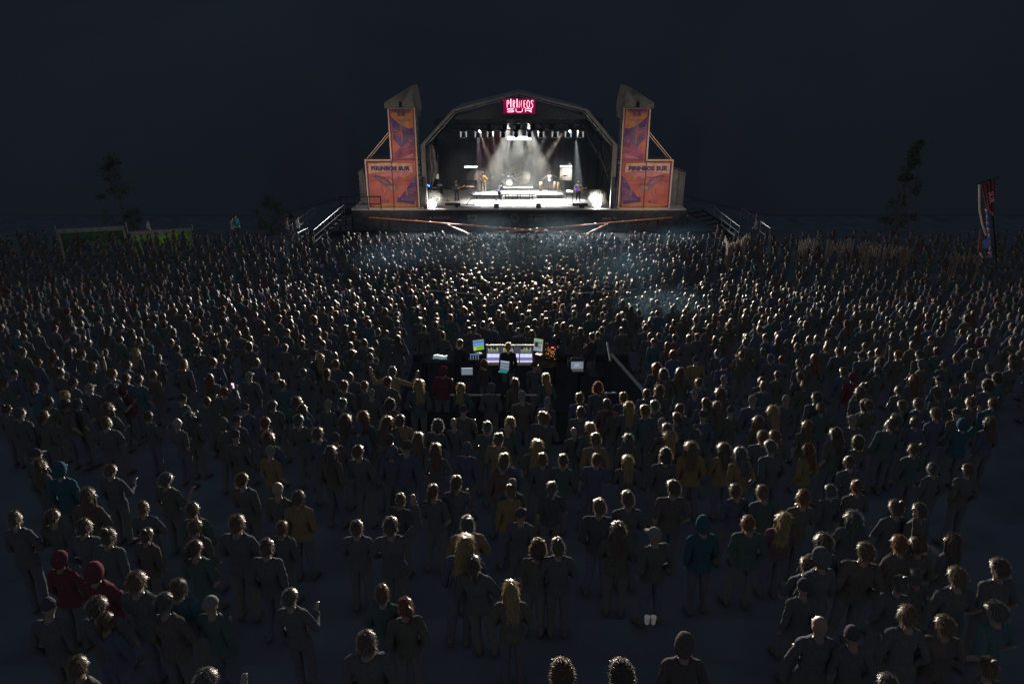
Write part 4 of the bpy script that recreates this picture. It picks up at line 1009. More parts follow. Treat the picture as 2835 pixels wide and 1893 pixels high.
def get_templ(pose, j=None):
    if pose in TEMPL: return TEMPL[pose]
    j = j or POSES[pose]; me, lab, P = body_template(j)
    t = dict(j=j, body=me, lab=lab)
    t['jacket'] = shell(me, lab, ['torso', 'uarm', 'farm', 'pelvis', 'thigh'] if j.get('seat') is None else ['torso', 'uarm', 'farm'], .016, 'jacket', M_CLOTH, .012, zmin=j['pelvis'].z - .10 if j.get('seat') is None else -9)
    t['shirt'] = shell(me, lab, ['torso', 'uarm', 'pelvis'], .012, 'shirt', M_CLOTH, .006, zmin=j['pelvis'].z - .05)
    t['trousers'] = shell(me, lab, ['pelvis', 'thigh', 'shin'], .011, 'trousers', M_CLOTH, .006)
    t['shoes'] = [shell(me, lab, ['foot'], .008, 'shoe', M_CLOTH, .001, side=s_) for s_ in (-1, 1)]
    t['hair'] = {}
    TEMPL[pose] = t; return t
def get_hair(pose, kind):
    t = TEMPL[pose]
    if kind not in t['hair']:
        mb = hair_mesh(t['j'], kind, m=M_CLOTH if kind in ('hood', 'beanie', 'cap') else M_HAIR, n_str=950 if kind in ('long', 'curly') else 620)
        if mb is None: t['hair'][kind] = None
        else:
            o = mb.build('hair', smooth=True); me = o.data; bpy.data.objects.remove(o); t['hair'][kind] = me
    return t['hair'][kind]
def person(pose, kind, loc, rz, sc=1.0, top=(.1, .1, .12), hair=(.05, .035, .025), legs=(.06, .065, .09), skin=(.45, .29, .21), topk='jacket', label='', group=None, seat=False):
    t = get_templ(pose); o = bpy.data.objects.new('person', t['body']); C.objects.link(o); o.location = loc; o.rotation_euler = (0, 0, rz); o.scale = (sc,) * 3; o.color = (*skin, 1)
    tag(o, label, 'person', group)
    for nm, me, col in ((topk, t[topk], top), ('trousers', t['trousers'], legs), ('shoe', t['shoes'][0], (.05, .05, .05)), ('shoe', t['shoes'][1], (.05, .05, .05)), ({'hood': 'hood', 'beanie': 'beanie', 'cap': 'cap'}.get(kind, 'hair'), get_hair(pose, kind), hair)):
        if me is None: continue
        c = bpy.data.objects.new(nm, me); C.objects.link(c); c.parent = o; c.color = (*col, 1)
    return o
for k_ in POSES: get_templ(k_)
TX, TYY = .6, 58.0
def face_stage(x, y, j=0): return math.atan2(TYY - y, (TX + j) - x) - math.pi / 2
SKINS = ((.50, .33, .25), (.42, .27, .19), (.55, .38, .30), (.30, .18, .12))
HAIRS = (('dark', (.055, .042, .034)), ('dark', (.075, .055, .042)), ('brown', (.12, .080, .050)), ('light brown', (.18, .125, .08)), ('fair', (.28, .21, .125)), ('grey', (.20, .20, .19)), ('reddish', (.18, .085, .045)))
TOPS = (('black', (.075, .075, .08)), ('black', (.085, .085, .09)), ('dark grey', (.10, .10, .105)), ('navy', (.07, .08, .12)), ('grey', (.14, .14, .145)), ('olive', (.10, .105, .07)), ('brown', (.12, .09, .07)),
        ('beige', (.20, .17, .13)), ('dark green', (.06, .10, .075)), ('dark red', (.14, .055, .055)), ('blue', (.06, .09, .16)), ('teal', (.045, .15, .17)), ('white', (.27, .27, .27)))
def flat(c, L=.050, k=.93, d=.45):      # night dimness put into the colours: pull towards one dark bluish value
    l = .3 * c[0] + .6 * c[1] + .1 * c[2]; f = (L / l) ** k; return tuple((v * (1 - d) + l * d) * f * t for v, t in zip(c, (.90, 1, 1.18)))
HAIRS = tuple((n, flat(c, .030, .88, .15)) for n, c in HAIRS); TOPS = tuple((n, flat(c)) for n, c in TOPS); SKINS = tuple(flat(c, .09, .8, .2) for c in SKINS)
HEADS = """599,1886s 1566,1884c 2425,1881s 1708,1871c 2744,1869s 239,1858s 1899,1810H 2378,1770s 1036,1754s 2266,1750b 2636,1734s 2509,1726s 291,1708s 2766,1698s
125,1696s 461,1680s 1123,1678s 263,1672s 590,1672s 825,1664s 1063,1640s 1422,1640l 2230,1638s 501,1620s 2457,1614s 400,1607s 2672,1599s 2547,1595s
287,1575r 2780,1571s 1346,1565s 2214,1563s 158,1559r 2282,1555h 1475,1531c 542,1526s 1259,1523l 2374,1523s 2274,1515l 736,1514s 2630,1511s 1551,1504s
2537,1499s 2493,1495s 1822,1485s 374,1478s 303,1474s 987,1470s 239,1466s 1714,1463l 542,1462s 1085,1455s 1293,1451y 44,1450s 647,1450s 770,1450s
1956,1449t 2075,1447s 2155,1435l 140,1425s 1435,1425s 2358,1419s 404,1413s 548,1413s 2545,1411s 2473,1407s 1665,1402g 1748,1393s 1106,1387g 819,1385y
216,1377s 2210,1376s 1399,1368Y 2139,1368s 760,1367b 1197,1360s 2037,1360s 1525,1357g 2298,1356s 1854,1353s 2384,1352s 1416,1344s 675,1335s 1258,1335s
457,1321s 303,1309s 2680,1308s 166,1303t 2585,1300s 2388,1288s 1376,1286s 1549,1281s 1735,1281l 125,1279s 1503,1278s 1408,1276s 1629,1276s 93,1263s
1829,1261c 1217,1258l 2071,1256Y 744,1254y 1002,1253s 2234,1252Y 918,1250s 1079,1248h 2011,1248Y 2533,1248s 1292,1243h 1470,1243l 1104,1240s
1924,1240Y 2161,1240s 1066,1235s 2370,1232c 1744,1222l 1650,1220y 2328,1220s 1365,1217y 754,1216s 1089,1215s 1844,1215l 940,1214s 1145,1212l
2103,1212s 659,1210s 2159,1208s 1940,1207l 2306,1200l 886,1198s 1589,1192b 1844,1192s 1645,1189l 1338,1184s 1415,1184b 2234,1184l 993,1181h 1191,1181c
2453,1180s 289,1176s 2664,1176t 2744,1176s 489,1174b 613,1174h 742,1174s 1260,1174b 663,1170s 1056,1169l 1399,1169l 2101,1168l 2374,1168s 2529,1168s
949,1166l 1809,1166s 835,1165s 2481,1164s 1117,1163y 1952,1163s 1506,1161s 1023,1158l 103,1157s 1485,1156s 526,1153s 410,1153s 1867,1153s 51,1149s
829,1145l 2143,1145l 2593,1145s 1601,1143s 2027,1141s 2646,1141s 1291,1140s 1694,1140s 1732,1138l 1783,1138s 683,1133s 8,1133s 307,1133s 1880,1133s
2286,1133s 1985,1130s 914,1125s 1816,1125s 2384,1125c 2501,1125s 214,1121s 182,1121s 2413,1121s 2690,1121s 955,1119s 764,1117s 1671,1117s 1095,1115c
1498,1115s 582,1113p 829,1113l 2095,1113s 1934,1113s 2742,1113s 138,1109s 2171,1109s 2541,1109s 510,1105s 2246,1105s 1735,1102s 1609,1100s 1449,1098s
1024,1097s 166,1093l 2609,1093s 1931,1092s 1770,1089s 2386,1089l 2009,1089l 615,1087p 2652,1085s 307,1081s 1658,1079c 1814,1079l 2493,1079s 1283,1077l
1361,1077h 344,1076r 259,1076s 95,1074s 2724,1073c 963,1072s 1025,1072s 2220,1065s 1153,1064l 1424,1064l 200,1062s 1074,1061s 1939,1061s 8,1060s
382,1056s 2115,1055s 1995,1054s 2760,1053c 2545,1053s 1517,1051l 2607,1049s 2358,1045r 350,1044s 756,1044s 2226,1041s 2684,1041s 686,1040s 2151,1037s
317,1036s 898,1036s 1839,1036c 1079,1033u 1887,1033l 845,1032s 2342,1031s 1217,1028r 2427,1025s 1819,1018l 1489,1017s 2734,1017s 259,1016s 355,1016s
159,1012s 501,1010s 1994,1009h 2222,1009s 2620,1009s 2792,1009s 849,1006s 2437,1005s 91,1002s 1926,1001y 138,994s 425,994s 613,994s 2135,993s 890,992l
220,985s 2386,985s 2487,985s 2057,981s 2549,981s 865,979s 1986,977s 2718,977s 61,975s 368,975l 2328,973s 182,971l 552,971s 435,967s 2290,965l
2421,965c 2609,965s 2688,965s 791,963s 493,961s 2203,961s 615,959s 283,957s 2443,957s 2521,953s 244,951s 829,951l 570,949s 2151,948s 384,947s
2071,946t 2175,946s 2398,946s 215,941s 2123,940s 675,939l 2232,938s 328,937s 1986,934y 592,931s 904,931s 2298,928s 2201,928s 546,927s 876,927s
2059,926s 138,925s 2533,922s 34,921s 227,921s 104,919s 665,915s 2109,912s 607,911l 797,911s 365,909s 338,907l 732,905s 2346,904s 2384,902s 2471,902s
2688,902s 465,899s 2228,898s 2417,898s 542,894l 1936,894s 2750,894s 746,892s 69,888s 661,886s 1960,886s 2127,886s 2023,884l 431,880s 2680,880s
627,876s 504,874s 34,868s 2612,866s 552,862s 1996,862l 2258,862s 133,860s 2065,860s 2696,858s 106,856s"""
pts = []
for w in HEADS.split():
    t_ = w[-1]; x, y = w[:-1].split(','); pts.append((int(x), int(y), t_))
NI = 292
COLS = ('far left', 'left', 'centre left', 'centre', 'centre right', 'right', 'far right'); ROWS = ('at mixing-desk height', 'just below the desk', 'halfway down', 'lower down', 'near the bottom')
people = []; taken = []
for i, (px, py, t_) in enumerate(pts):
    sc = rnd.uniform(.93, 1.06)
    x, y, z = head_at(px, py, 1.63 * sc); taken.append((x, y))
    if i >= NI: continue
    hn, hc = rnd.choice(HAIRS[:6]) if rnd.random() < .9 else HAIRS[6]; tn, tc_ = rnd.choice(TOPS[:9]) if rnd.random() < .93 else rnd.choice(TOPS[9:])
    pose = rnd.choices(('stand', 'cross', 'cup', 'cheer', 'lean', 'pocket'), (26, 22, 12, 2, 20, 20))[0]
    kind = {'l': 'long', 'c': 'curly', 'h': 'hood', 'H': 'hood', 'b': 'bald', 'p': 'short', 't': 'hood', 'r': 'hood', 'u': 'short', 'Y': 'short'}.get(t_) or rnd.choices(('short', 'bun', 'pony', 'cap', 'beanie', 'long'), (62, 7, 9, 9, 7, 6))[0]
    if t_ == 'Y': tn, tc_ = 'beige', (.10, .078, .05); kind = 'long' if rnd.random() < .6 else 'short'  # tops carry the warm rear light in their colour
    if t_ == 'y': tn, tc_ = 'light brown', (.10, .078, .055)
    if t_ == 't': tn, tc_ = 'teal', (.04, .17, .20)
    if t_ == 'r': tn, tc_ = 'dark red', (.17, .04, .045)
    if t_ == 'g': tn, tc_ = 'grey', (.14, .14, .14)
    if t_ == 'H': tn, tc_ = 'pinkish grey', (.30, .22, .20)
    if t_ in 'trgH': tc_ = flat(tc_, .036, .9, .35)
    if t_ == 'p': pose = 'phone'
    if t_ == 'u': pose = 'wide'; tn, tc_ = 'beige', (.13, .105, .075)
    if t_ == 'l' and rnd.random() < .4: hn, hc = 'fair', (.085, .066, .042)
    col = tc_ if kind == 'hood' else ((.035, .035, .045) if kind in ('cap', 'beanie') else hc)
    if kind in ('cap', 'beanie') and rnd.random() < .4: col = (.09, .09, .095)
    look = {'long': f'long {hn} hair', 'short': f'short {hn} hair', 'curly': f'bushy {hn} hair', 'bun': f'{hn} hair in a bun', 'pony': f'{hn} ponytail', 'hood': 'hood up', 'bald': 'shaved head',
            'cap': ('pale' if col[0] > .3 else 'black') + ' cap', 'beanie': ('pale' if col[0] > .3 else 'black') + ' beanie'}[kind]
    cx_ = COLS[min(6, int(px / 405))]; ry_ = ROWS[0 if py < 1075 else 1 if py < 1180 else 2 if py < 1320 else 3 if py < 1560 else 4]
    act = {'cheer': ', one arm raised', 'phone': ', holding up a phone', 'wide': ', both arms raised', 'cup': '', 'cross': '', 'stand': '', 'lean': '', 'pocket': ''}[pose]
    people.append(dict(pose=pose, kind=kind, loc=(x, y, z), rz=face_stage(x, y, rnd.uniform(-6, 6)) + rnd.gauss(0, .12), sc=sc, top=tc_, hair=col, px=px, py=py, t=t_,
                       legs=rnd.choice(((.05, .056, .075), (.05, .06, .085), (.055, .06, .07), (.06, .064, .07))), skin=rnd.choice(SKINS), topk='jacket' if rnd.random() < .8 or kind == 'hood' else 'shirt', key=(look, tn, act, ry_, cx_)))
from collections import defaultdict
byk = defaultdict(list)
for p in people: byk[p['key']].append(p)
ORD = ('leftmost', 'second', 'third', 'fourth', 'fifth', 'sixth', 'seventh')
for k_, L in byk.items():
    L.sort(key=lambda q: q['px'])
    for n_, q in enumerate(L):
        look, tn, act, ry_, cx_ = k_
        s_ = f'{look}, {tn} top{act}, {ry_}, {cx_}'
        if len(L) > 1: s_ += f', {"leftmost" if n_ == 0 else "rightmost" if n_ == len(L) - 1 else ORD[min(n_, 6)]} of {len(L)}'
        q['label'] = s_
for q in people:
    o_ = person(q['pose'], q['kind'], q['loc'], q['rz'], q['sc'], q['top'], q['hair'], q['legs'], q['skin'], q['topk'], q['label'], 'people standing in the near part of the audience')
    o_.rotation_euler = (rnd.gauss(0, .035), rnd.gauss(0, .045), q['rz']); w_ = rnd.uniform(.88, 1.08); o_.scale = (q['sc'] * w_, q['sc'] * w_, q['sc'])
# phones and cups held up
scr = emis('phone_screen', (.75, .55, .7), 1.6)
def held_phone(q, lab):
    j = POSES['phone']; p = Matrix.Rotation(q['rz'], 3, 'Z') @ (Vector((.04, .42, 1.62)) * q['sc']) + Vector(q['loc'])
    root = empty('phone', tuple(p), q['rz'], label=lab, cat='phone'); m_ = MB(); m_.box((0, 0, 0), (.075, .009, .15), black); m_.build('case', root)
    m_ = MB(); m_.box((0, -.006, 0), (.068, .003, .14), scr); m_.build('screen', root)
ph = [q for q in people if q['t'] == 'p']
for q, lab in zip(sorted(ph, key=lambda q: q['py']), ('bright phone screen held up at left, the upper one', 'pink-lit phone screen held up at left, the lower one')): held_phone(q, lab)
cpx, cpy, cpz = head_at(1799, 1721, 1.35)
for dx, lab in ((-.035, 'pale plastic cup low in the crowd, left of the touching pair'), (.04, 'pale plastic cup low in the crowd, right of the touching pair')):
    m_ = MB(); m_.tube([(0, 0, 0), (0, 0, .1)], [.026, .036], mat('white_cup', (.7, .62, .55), .5), 14); tag(m_.build('cup', loc=(cpx + dx, cpy, cpz + 1.3)), lab, 'cup')

# ------------------------------------------------------------------ the rest of the audience: one mass
def low_template(pose, kind, target=520):
    t = TEMPL[pose]; me = t['body'].copy(); o = bpy.data.objects.new('tmp', me); C.objects.link(o)
    n = len(me.vertices); co = np.empty(n * 3, 'f'); no = np.empty(n * 3, 'f'); me.vertices.foreach_get('co', co); me.vertices.foreach_get('normal', no)
    co = co.reshape(-1, 3); no = no.reshape(-1, 3); cl = ~np.isin(t['lab'], ['head', 'neck', 'hand']); co = co + no * (cl * .018)[:, None]; me.vertices.foreach_set('co', co.ravel())
    d = o.modifiers.new('d', 'DECIMATE'); d.ratio = target / max(1, len(me.polygons) * 2)
    e = bpy.data.meshes.new_from_object(o.evaluated_get(DG())); bpy.data.objects.remove(o); e.calc_loop_triangles()
    vc = np.array([v.co[:] for v in e.vertices]); tr = np.array([l.vertices[:] for l in e.loop_triangles])
    lab, _ = sdist(pieces(t['j']), vc); code = np.where(np.isin(lab, ['head', 'neck', 'hand']), 0, np.where(np.isin(lab, ['torso', 'uarm', 'farm']) | ((lab == 'pelvis') & (vc[:, 2] > .85)), 1, 2))
    hb = hair_mesh(t['j'], kind, 110, 3, nu=12, nt=5, sw=.008)
    if hb:
        hv = np.array(hb.v); ht = [];
        hm2 = []
        for f, mm in zip(hb.f, hb.m):
            for a in range(1, len(f) - 1): ht.append((f[0], f[a], f[a + 1])); hm2.append(mm)
        sv = {v for f, mm in zip(ht, hm2) if mm for v in f}
        tr = np.vstack([tr, np.array(ht) + len(vc)]); vc = np.vstack([vc, hv]); code = np.concatenate([code, np.array([1 if kind == 'hood' else 4 if i in sv else 3 for i in range(len(hv))])])
    return vc, tr, code
LT = []
for pose, ws in (('stand', 3), ('lean', 2.5), ('pocket', 2.5), ('cross', 3), ('cup', 2), ('cheer', .35), ('phone', .35)):
    for kind, wk in (('short', 6), ('long', 3.5), ('curly', .9), ('bun', .8), ('hood', .6), ('cap', .8)):
        if pose in ('cheer', 'phone', 'cup') and kind in ('bun', 'hood', 'cap', 'curly'): continue
        LT.append((low_template(pose, kind), ws * wk))
wts = [w for _, w in LT]
spots = []
cells = defaultdict(list)
def free(x, y, r):
    i, j_ = int(x // 1), int(y // 1)
    for a in (-1, 0, 1):
        for b in (-1, 0, 1):
            for (u, v) in cells[(i + a, j_ + b)]:
                if (u - x) ** 2 + (v - y) ** 2 < r * r: return False
    return True
def put(x, y): cells[(int(x // 1), int(y // 1))].append((x, y))
for x, y in taken: put(x, y)
FOH = (-3.5, 4.0, 15.3, 20.9)
for i, (px, py, t_) in enumerate(pts):
    if i >= NI: spots.append((taken[i][0], taken[i][1]))
nind = len(spots); forced = {}
for k_, (px, py) in enumerate(((1143, 752), (1819, 728), (1691, 762), (1628, 856))):
    x, y, z = head_at(px, py); spots.append((x, y)); put(x, y); forced[len(spots) - 1] = k_
def inside(x, y):
    e = ((x - .5) / 13.5) ** 2 + ((y - 52) / 20) ** 2
    fl = e < .94 and y < 48.9
    gap = .94 <= e < 1.22 and (abs(x - .5) > 5.5)
    return fl, gap
tries = 0
while tries < 26000:
    tries += 1
    y = 9 + 42.4 * rnd.random() ** .8; half = (y * .9304 + 4.6) * .78 + 1.0
    x = rnd.uniform(-half, half)
    if FOH[0] < x < FOH[1] and FOH[2] < y < FOH[3]: continue
    fl, gap = inside(x, y)
    if gap and rnd.random() < .93: continue
    if not fl and abs(x - .5) > 15.5 and y > 49.2: continue
    if abs(x) < 15.5 and y > 48.9: continue
    if x < -14 and y > 50.2: continue
    if y < 19.5 and (rnd.random() < .82 or (y < 15)): continue
    r = .50 if fl else (.62 if y > 30 else .66)
    if not fl and 14 < abs(x) and y > 20: r = .70 + .10 * abs(x) / 30
    if not free(x, y, r): continue
    put(x, y); spots.append((x, y))
# a few standing people outside the block are added as things elsewhere
NV = sum(0 for _ in spots); Vs, Ts, Cs, Hs = [], [], [], []; base_ = 0
PL = (('small bright phone held up at the left of the dance floor'), ('tiny pink phone screen held up at the right of the dance floor'), ('tiny phone screen held up by the right-hand blue smoke'), ('small white phone screen right of centre behind the dance floor'))
for si, (x, y) in enumerate(spots):
    (vc, tr, code), _ = rnd.choices(LT, wts)[0]
    sc = rnd.uniform(.91, 1.06) * (1 if rnd.random() > .04 else .88); a = face_stage(x, y, rnd.uniform(-5, 5)) + rnd.gauss(0, .22)
    if si in forced: vc, tr, code = LT[-2][0]; sc = 1.0; a = face_stage(x, y); held_phone(dict(rz=a, loc=(x, y, gz(x, y)), sc=1.0), PL[forced[si]])
    ca, sa = math.cos(a), math.sin(a); q = vc * sc; wd = rnd.uniform(.85, 1.08); k0 = 0 if si in forced else 1; q[:, 0] = q[:, 0] * wd + q[:, 2] * rnd.gauss(0, .05) * k0; q[:, 1] += q[:, 2] * rnd.gauss(0, .04) * k0; z0 = gz(x, y)
    Vs.append(np.stack([q[:, 0] * ca - q[:, 1] * sa + x, q[:, 0] * sa + q[:, 1] * ca + y, q[:, 2] + z0], 1)); Ts.append(tr + base_); base_ += len(vc)
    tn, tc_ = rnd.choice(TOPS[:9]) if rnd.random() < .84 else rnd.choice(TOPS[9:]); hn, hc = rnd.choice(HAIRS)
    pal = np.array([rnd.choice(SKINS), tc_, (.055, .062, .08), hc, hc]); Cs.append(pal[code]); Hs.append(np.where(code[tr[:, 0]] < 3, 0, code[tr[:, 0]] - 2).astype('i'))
Vs = np.vstack(Vs).astype('f'); Ts = np.vstack(Ts).astype('i'); Cs = np.vstack(Cs); HI = np.concatenate(Hs).astype('i')
me = bpy.data.meshes.new('crowd'); me.vertices.add(len(Vs)); me.vertices.foreach_set('co', Vs.ravel()); me.loops.add(len(Ts) * 3); me.loops.foreach_set('vertex_index', Ts.ravel())
me.polygons.add(len(Ts)); me.polygons.foreach_set('loop_start', np.arange(0, len(Ts) * 3, 3, dtype='i')); me.polygons.foreach_set('use_smooth', np.ones(len(Ts), bool))
me.update(calc_edges=True); ca_ = me.attributes.new('Col', 'FLOAT_COLOR', 'POINT'); ca_.data.foreach_set('color', np.hstack([Cs, np.ones((len(Cs), 1))]).astype('f').ravel())
me.materials.append(M_CROWD); me.materials.append(M_CROWDH); me.materials.append(M_CROWDS); me.polygons.foreach_set('material_index', HI)
co_ = bpy.data.objects.new('crowd', me); C.objects.link(co_)
tag(co_, 'dense crowd of people filling the dance floor and stands up to the stage', 'crowd', kind='stuff')
print('crowd people', len(spots), 'tris', len(Ts))
# ================================================================== BAND
riser_top = mat('riser_top_light', (.62, .62, .60), .4, var=.08)
def riser(x0, x1, y0, y1, zt, label, nl=3, m=riser_top):
    root = empty('riser', ((x0 + x1) / 2, y0, SZ), label=label, cat='riser', group='risers on the stage'); w = x1 - x0; h = zt - SZ; dy = y1 - y0
    b = MB(); b.box((0, dy / 2, h - .03), (w, dy, .05), m); b.build('top', root)
    b = MB(); b.box((0, -.03, h - .04), (w + .04, .05, .10), black); b.box((0, dy + .03, h - .04), (w + .04, .05, .10), black); b.build('edge_frame', root)
    for i in range(nl):
        for y in (.12, dy - .12):
            for d_ in (-.12, .12):
                b = MB(); x = -w / 2 + .35 + (w - .7) * i / (nl - 1) + d_; b.tube([(x, y, h - .06), (x, y, .07)], .03, black, 7); b.tube([(x - .02, y, .06), (x + .02, y, .06)], .06, black, 9); b.build('leg', root)
    return root
pa = lambda px, py, z_: atZ(px, py, z_)
riser(pa(1305, 540, 2.25).x, pa(1391, 540, 2.25).x, 61.6, 63.6, 2.25, 'riser carrying the musician in mustard', 2)
riser(pa(1393, 536, 2.35).x, pa(1481, 536, 2.35).x, 61.5, 63.3, 2.35, 'middle front riser beside the bending singer', 3)
riser(pa(1484, 541, 2.22).x, pa(1562, 541, 2.22).x, 61.9, 64.4, 2.22, 'riser carrying the percussionist and congas', 2)
riser(pa(1388, 518, 2.45).x, pa(1475, 518, 2.45).x, 64.3, 66.4, 2.45, 'rear riser carrying the drum kit', 2)
wood = mat('maple_wood', (.5, .28, .12), .35, spec=.5); redwood = mat('orange_guitar_neck', (.6, .26, .10), .35)
def guitar(parent_loc, rz, neck_dir, bodyc, col, label, L=.62, sc=1):
    root = empty('guitar', parent_loc, rz, label=label, cat='guitar'); bc = Vector(bodyc); nd = Vector(neck_dir).normalized(); up = Vector((0, 1, 0)); sd = up.cross(nd).normalized(); up = nd.cross(sd)
    m_ = MB(); P = []
    for i in range(24):
        a = 6.2832 * i / 24; r_ = .17 + .035 * math.cos(2 * a) - .03 * math.cos(3 * a + .5); P.append((r_ * math.cos(a) * 1.1, r_ * math.sin(a) * .95))
    gm = mat('lacquer_' + label.split()[0], col, .25, spec=.6)
    vs = [bc + nd * x + sd * y + up * .022 for x, y in P] + [bc + nd * x + sd * y - up * .022 for x, y in P]; n = 24
    m_.add(vs, [tuple(range(n)), tuple(range(2 * n - 1, n - 1, -1))] + [(i, n + i, n + (i + 1) % n, (i + 1) % n) for i in range(n)], gm); m_.build('body', root)
    m_ = MB(); a0 = bc + nd * .12 + up * .03; a1 = bc + nd * (L + .12) + up * .03
    m_.add([a0 + sd * .03, a0 - sd * .03, a1 - sd * .022, a1 + sd * .022, a0 + sd * .03 - up * .025, a0 - sd * .03 - up * .025, a1 - sd * .022 - up * .025, a1 + sd * .022 - up * .025], [(0, 1, 2, 3), (7, 6, 5, 4), (0, 4, 5, 1), (1, 5, 6, 2), (2, 6, 7, 3), (3, 7, 4, 0)], redwood); m_.build('neck', root)
    m_ = MB(); b0 = a1; b1 = a1 + nd * .17; m_.add([b0 + sd * .03, b0 - sd * .03, b1 - sd * .05, b1 + sd * .03, b0 + sd * .03 - up * .02, b0 - sd * .03 - up * .02, b1 - sd * .05 - up * .02, b1 + sd * .03 - up * .02], [(0, 1, 2, 3), (7, 6, 5, 4), (0, 4, 5, 1), (1, 5, 6, 2), (2, 6, 7, 3), (3, 7, 4, 0)], wood)
    for k in range(3): m_.tube([b0 + nd * (.03 + .05 * k) + sd * .03, b0 + nd * (.03 + .05 * k) + sd * .055], .008, alu, 5)
    m_.build('headstock', root); return root
gj = dict(elR=(.36, -.03, 1.17), wrR=(.19, .20, 1.04), hdR=(-.8, .3, -.25), elL=(-.36, .02, 1.13), wrL=(-.40, .27, 1.16), hdL=(.2, .5, .8), knR=(.12, .03, .5), anR=(.15, -.02, .085), toR=(.19, .13, .03), knL=(-.12, .05, .5), anL=(-.14, .02, .085), toL=(-.2, .17, .03), look=(.2, -.25))
POSES['guitar'] = joints(**gj)
POSES['guitar2'] = joints(**{**gj, 'wrL': (-.46, .24, 1.14), 'look': (-.3, -.3), 'wrR': (.12, .22, 1.0)})
POSES['bass'] = joints(**{**gj, 'wrL': (-.52, .24, 1.16), 'elL': (-.38, .0, 1.12), 'look': (.5, 0)})
POSES['singer'] = joints(pelvis=(0, -.12, .86), waist=(0, -.04, 1.0), chest=(0, .08, 1.17), neck=(0, .16, 1.33), head=(0, .25, 1.46), shR=(.18, .11, 1.28), elR=(.24, .28, 1.07), wrR=(.16, .50, 1.0), hdR=(0, .8, -.3),
    shL=(-.18, .11, 1.28), elL=(-.25, .26, 1.05), wrL=(-.15, .48, .98), hdL=(0, .8, -.3), hipR=(.09, -.12, .82), knR=(.14, .16, .50), anR=(.15, .04, .085), toR=(.17, .2, .03), hipL=(-.09, -.12, .82), knL=(-.13, .02, .46), anL=(-.14, -.34, .10), toL=(-.15, -.2, .03), look=(0, -.5))
seat_j = dict(pelvis=(0, 0, .58), waist=(0, .01, .74), chest=(0, .02, .92), neck=(0, 0, 1.10), head=(0, .03, 1.26), shR=(.18, .01, 1.03), shL=(-.18, .01, 1.03), hipR=(.1, .02, .55), knR=(.22, .42, .55), anR=(.2, .40, .10), toR=(.22, .55, .05),
    hipL=(-.1, .02, .55), knL=(-.22, .42, .55), anL=(-.2, .42, .10), toL=(-.22, .57, .05))
POSES['drummer'] = joints(**seat_j, elR=(.34, .14, .86), wrR=(.22, .40, .92), hdR=(-.2, .8, .1), elL=(-.36, .12, .86), wrL=(-.20, .42, .90), hdL=(.2, .8, .1), look=(0, -.2), seat=1)
POSES['perc'] = joints(elR=(.40, .04, 1.27), wrR=(.60, .12, 1.10), hdR=(.8, .1, -.5), elL=(-.36, .03, 1.30), wrL=(-.48, .14, 1.56), hdL=(0, .2, 1), look=(.6, 0))
def on(px, py, z_): v = atZ(px, py, z_); return (v.x, v.y, z_)
p = on(1265, 556, SZ); rz = math.pi + .12
person('guitar', 'curly', p, rz, .97, (.05, .09, .095), (.16, .075, .035), (.07, .09, .14), SKINS[0], 'jacket', 'musician with curly brown hair and dark green jacket playing guitar at stage left side')
guitar(p, rz, (-.9, .12, .42), (.07, .235, 1.02), (.03, .03, .035), 'black electric guitar with orange neck held by the curly-haired musician')
p = on(1337, 531, 2.25); rz = math.pi
person('bass', 'beanie', p, rz, 1.02, (.50, .26, .06), (.55, .52, .48), (.03, .03, .035), SKINS[1], 'jacket', 'musician in mustard jacket and pale beanie standing on the left riser')
guitar(p, rz, (-.95, .06, .28), (.05, .235, 1.0), (.25, .06, .03), 'reddish bass guitar held by the musician in mustard', L=.75)
p = on(1600, 558, SZ); rz = math.pi - .1
person('guitar2', 'short', p, rz, 1.02, (.14, .14, .16), (.30, .29, .28), (.025, .027, .035), SKINS[0], 'shirt', 'grey-haired musician in dark short-sleeved shirt playing guitar, at the right of the stage')
guitar(p, rz, (-.9, .1, .30), (.10, .235, 1.0), (.12, .04, .35), 'purple electric guitar held by the grey-haired musician')
p = on(1384, 556, SZ)
person('singer', 'short', p, -math.pi / 2 + .5, 1.0, (.06, .062, .07), (.05, .04, .03), (.07, .072, .08), SKINS[1], 'shirt', 'musician in dark clothes bending forward at the middle front of the stage')
p = on(1423, 516, 2.45); p = (p[0], 65.75, 2.45)
person('drummer', 'long', p, math.pi, 1.0, (.035, .035, .04), (.05, .04, .035), (.04, .04, .05), SKINS[0], 'jacket', 'dark-clothed drummer sitting behind the drum kit')
m_ = MB(); m_.tube([(0, 0, .35), (0, 0, .47)], .17, black, 14)
for k in range(3): m_.tube([(0, 0, .2), (.22 * math.cos(k * 2.1), .22 * math.sin(k * 2.1), 0)], .015, alu, 5)
m_.tube([(0, 0, .1), (0, 0, .38)], .02, alu, 6); tag(m_.build('drum_stool', loc=p), 'round black stool under the drummer', 'stool')
p = on(1519, 522, 2.22); p = (p[0], 63.9, 2.22)
person('perc', 'bun', p, math.pi, 1.0, (.70, .69, .66), (.07, .05, .04), (.10, .09, .09), SKINS[2], 'shirt', 'percussionist in white sleeveless top with both arms spread and a stick raised')
# sleeveless: swap the shirt for a tank top cut from the same body
t_ = TEMPL['perc']; tank = shell(t_['body'], t_['lab'], ['torso', 'pelvis'], .012, 'tank_top', M_CLOTH, .006, zmin=.92, zmax=1.46)
for o_ in bpy.data.objects:
    if o_.parent and o_.data == t_['shirt']: o_.data = tank; o_.name = 'tank_top'
m_ = MB(); q = Vector(p) + Vector((.48, -.14, 1.68)); m_.tube([q + Vector((.06, 0, -.12)), q + Vector((-.22, -.05, .22))], .012, wood, 6); tag(m_.build('drumstick'), 'pale stick in the raised hand of the percussionist', 'drumstick')
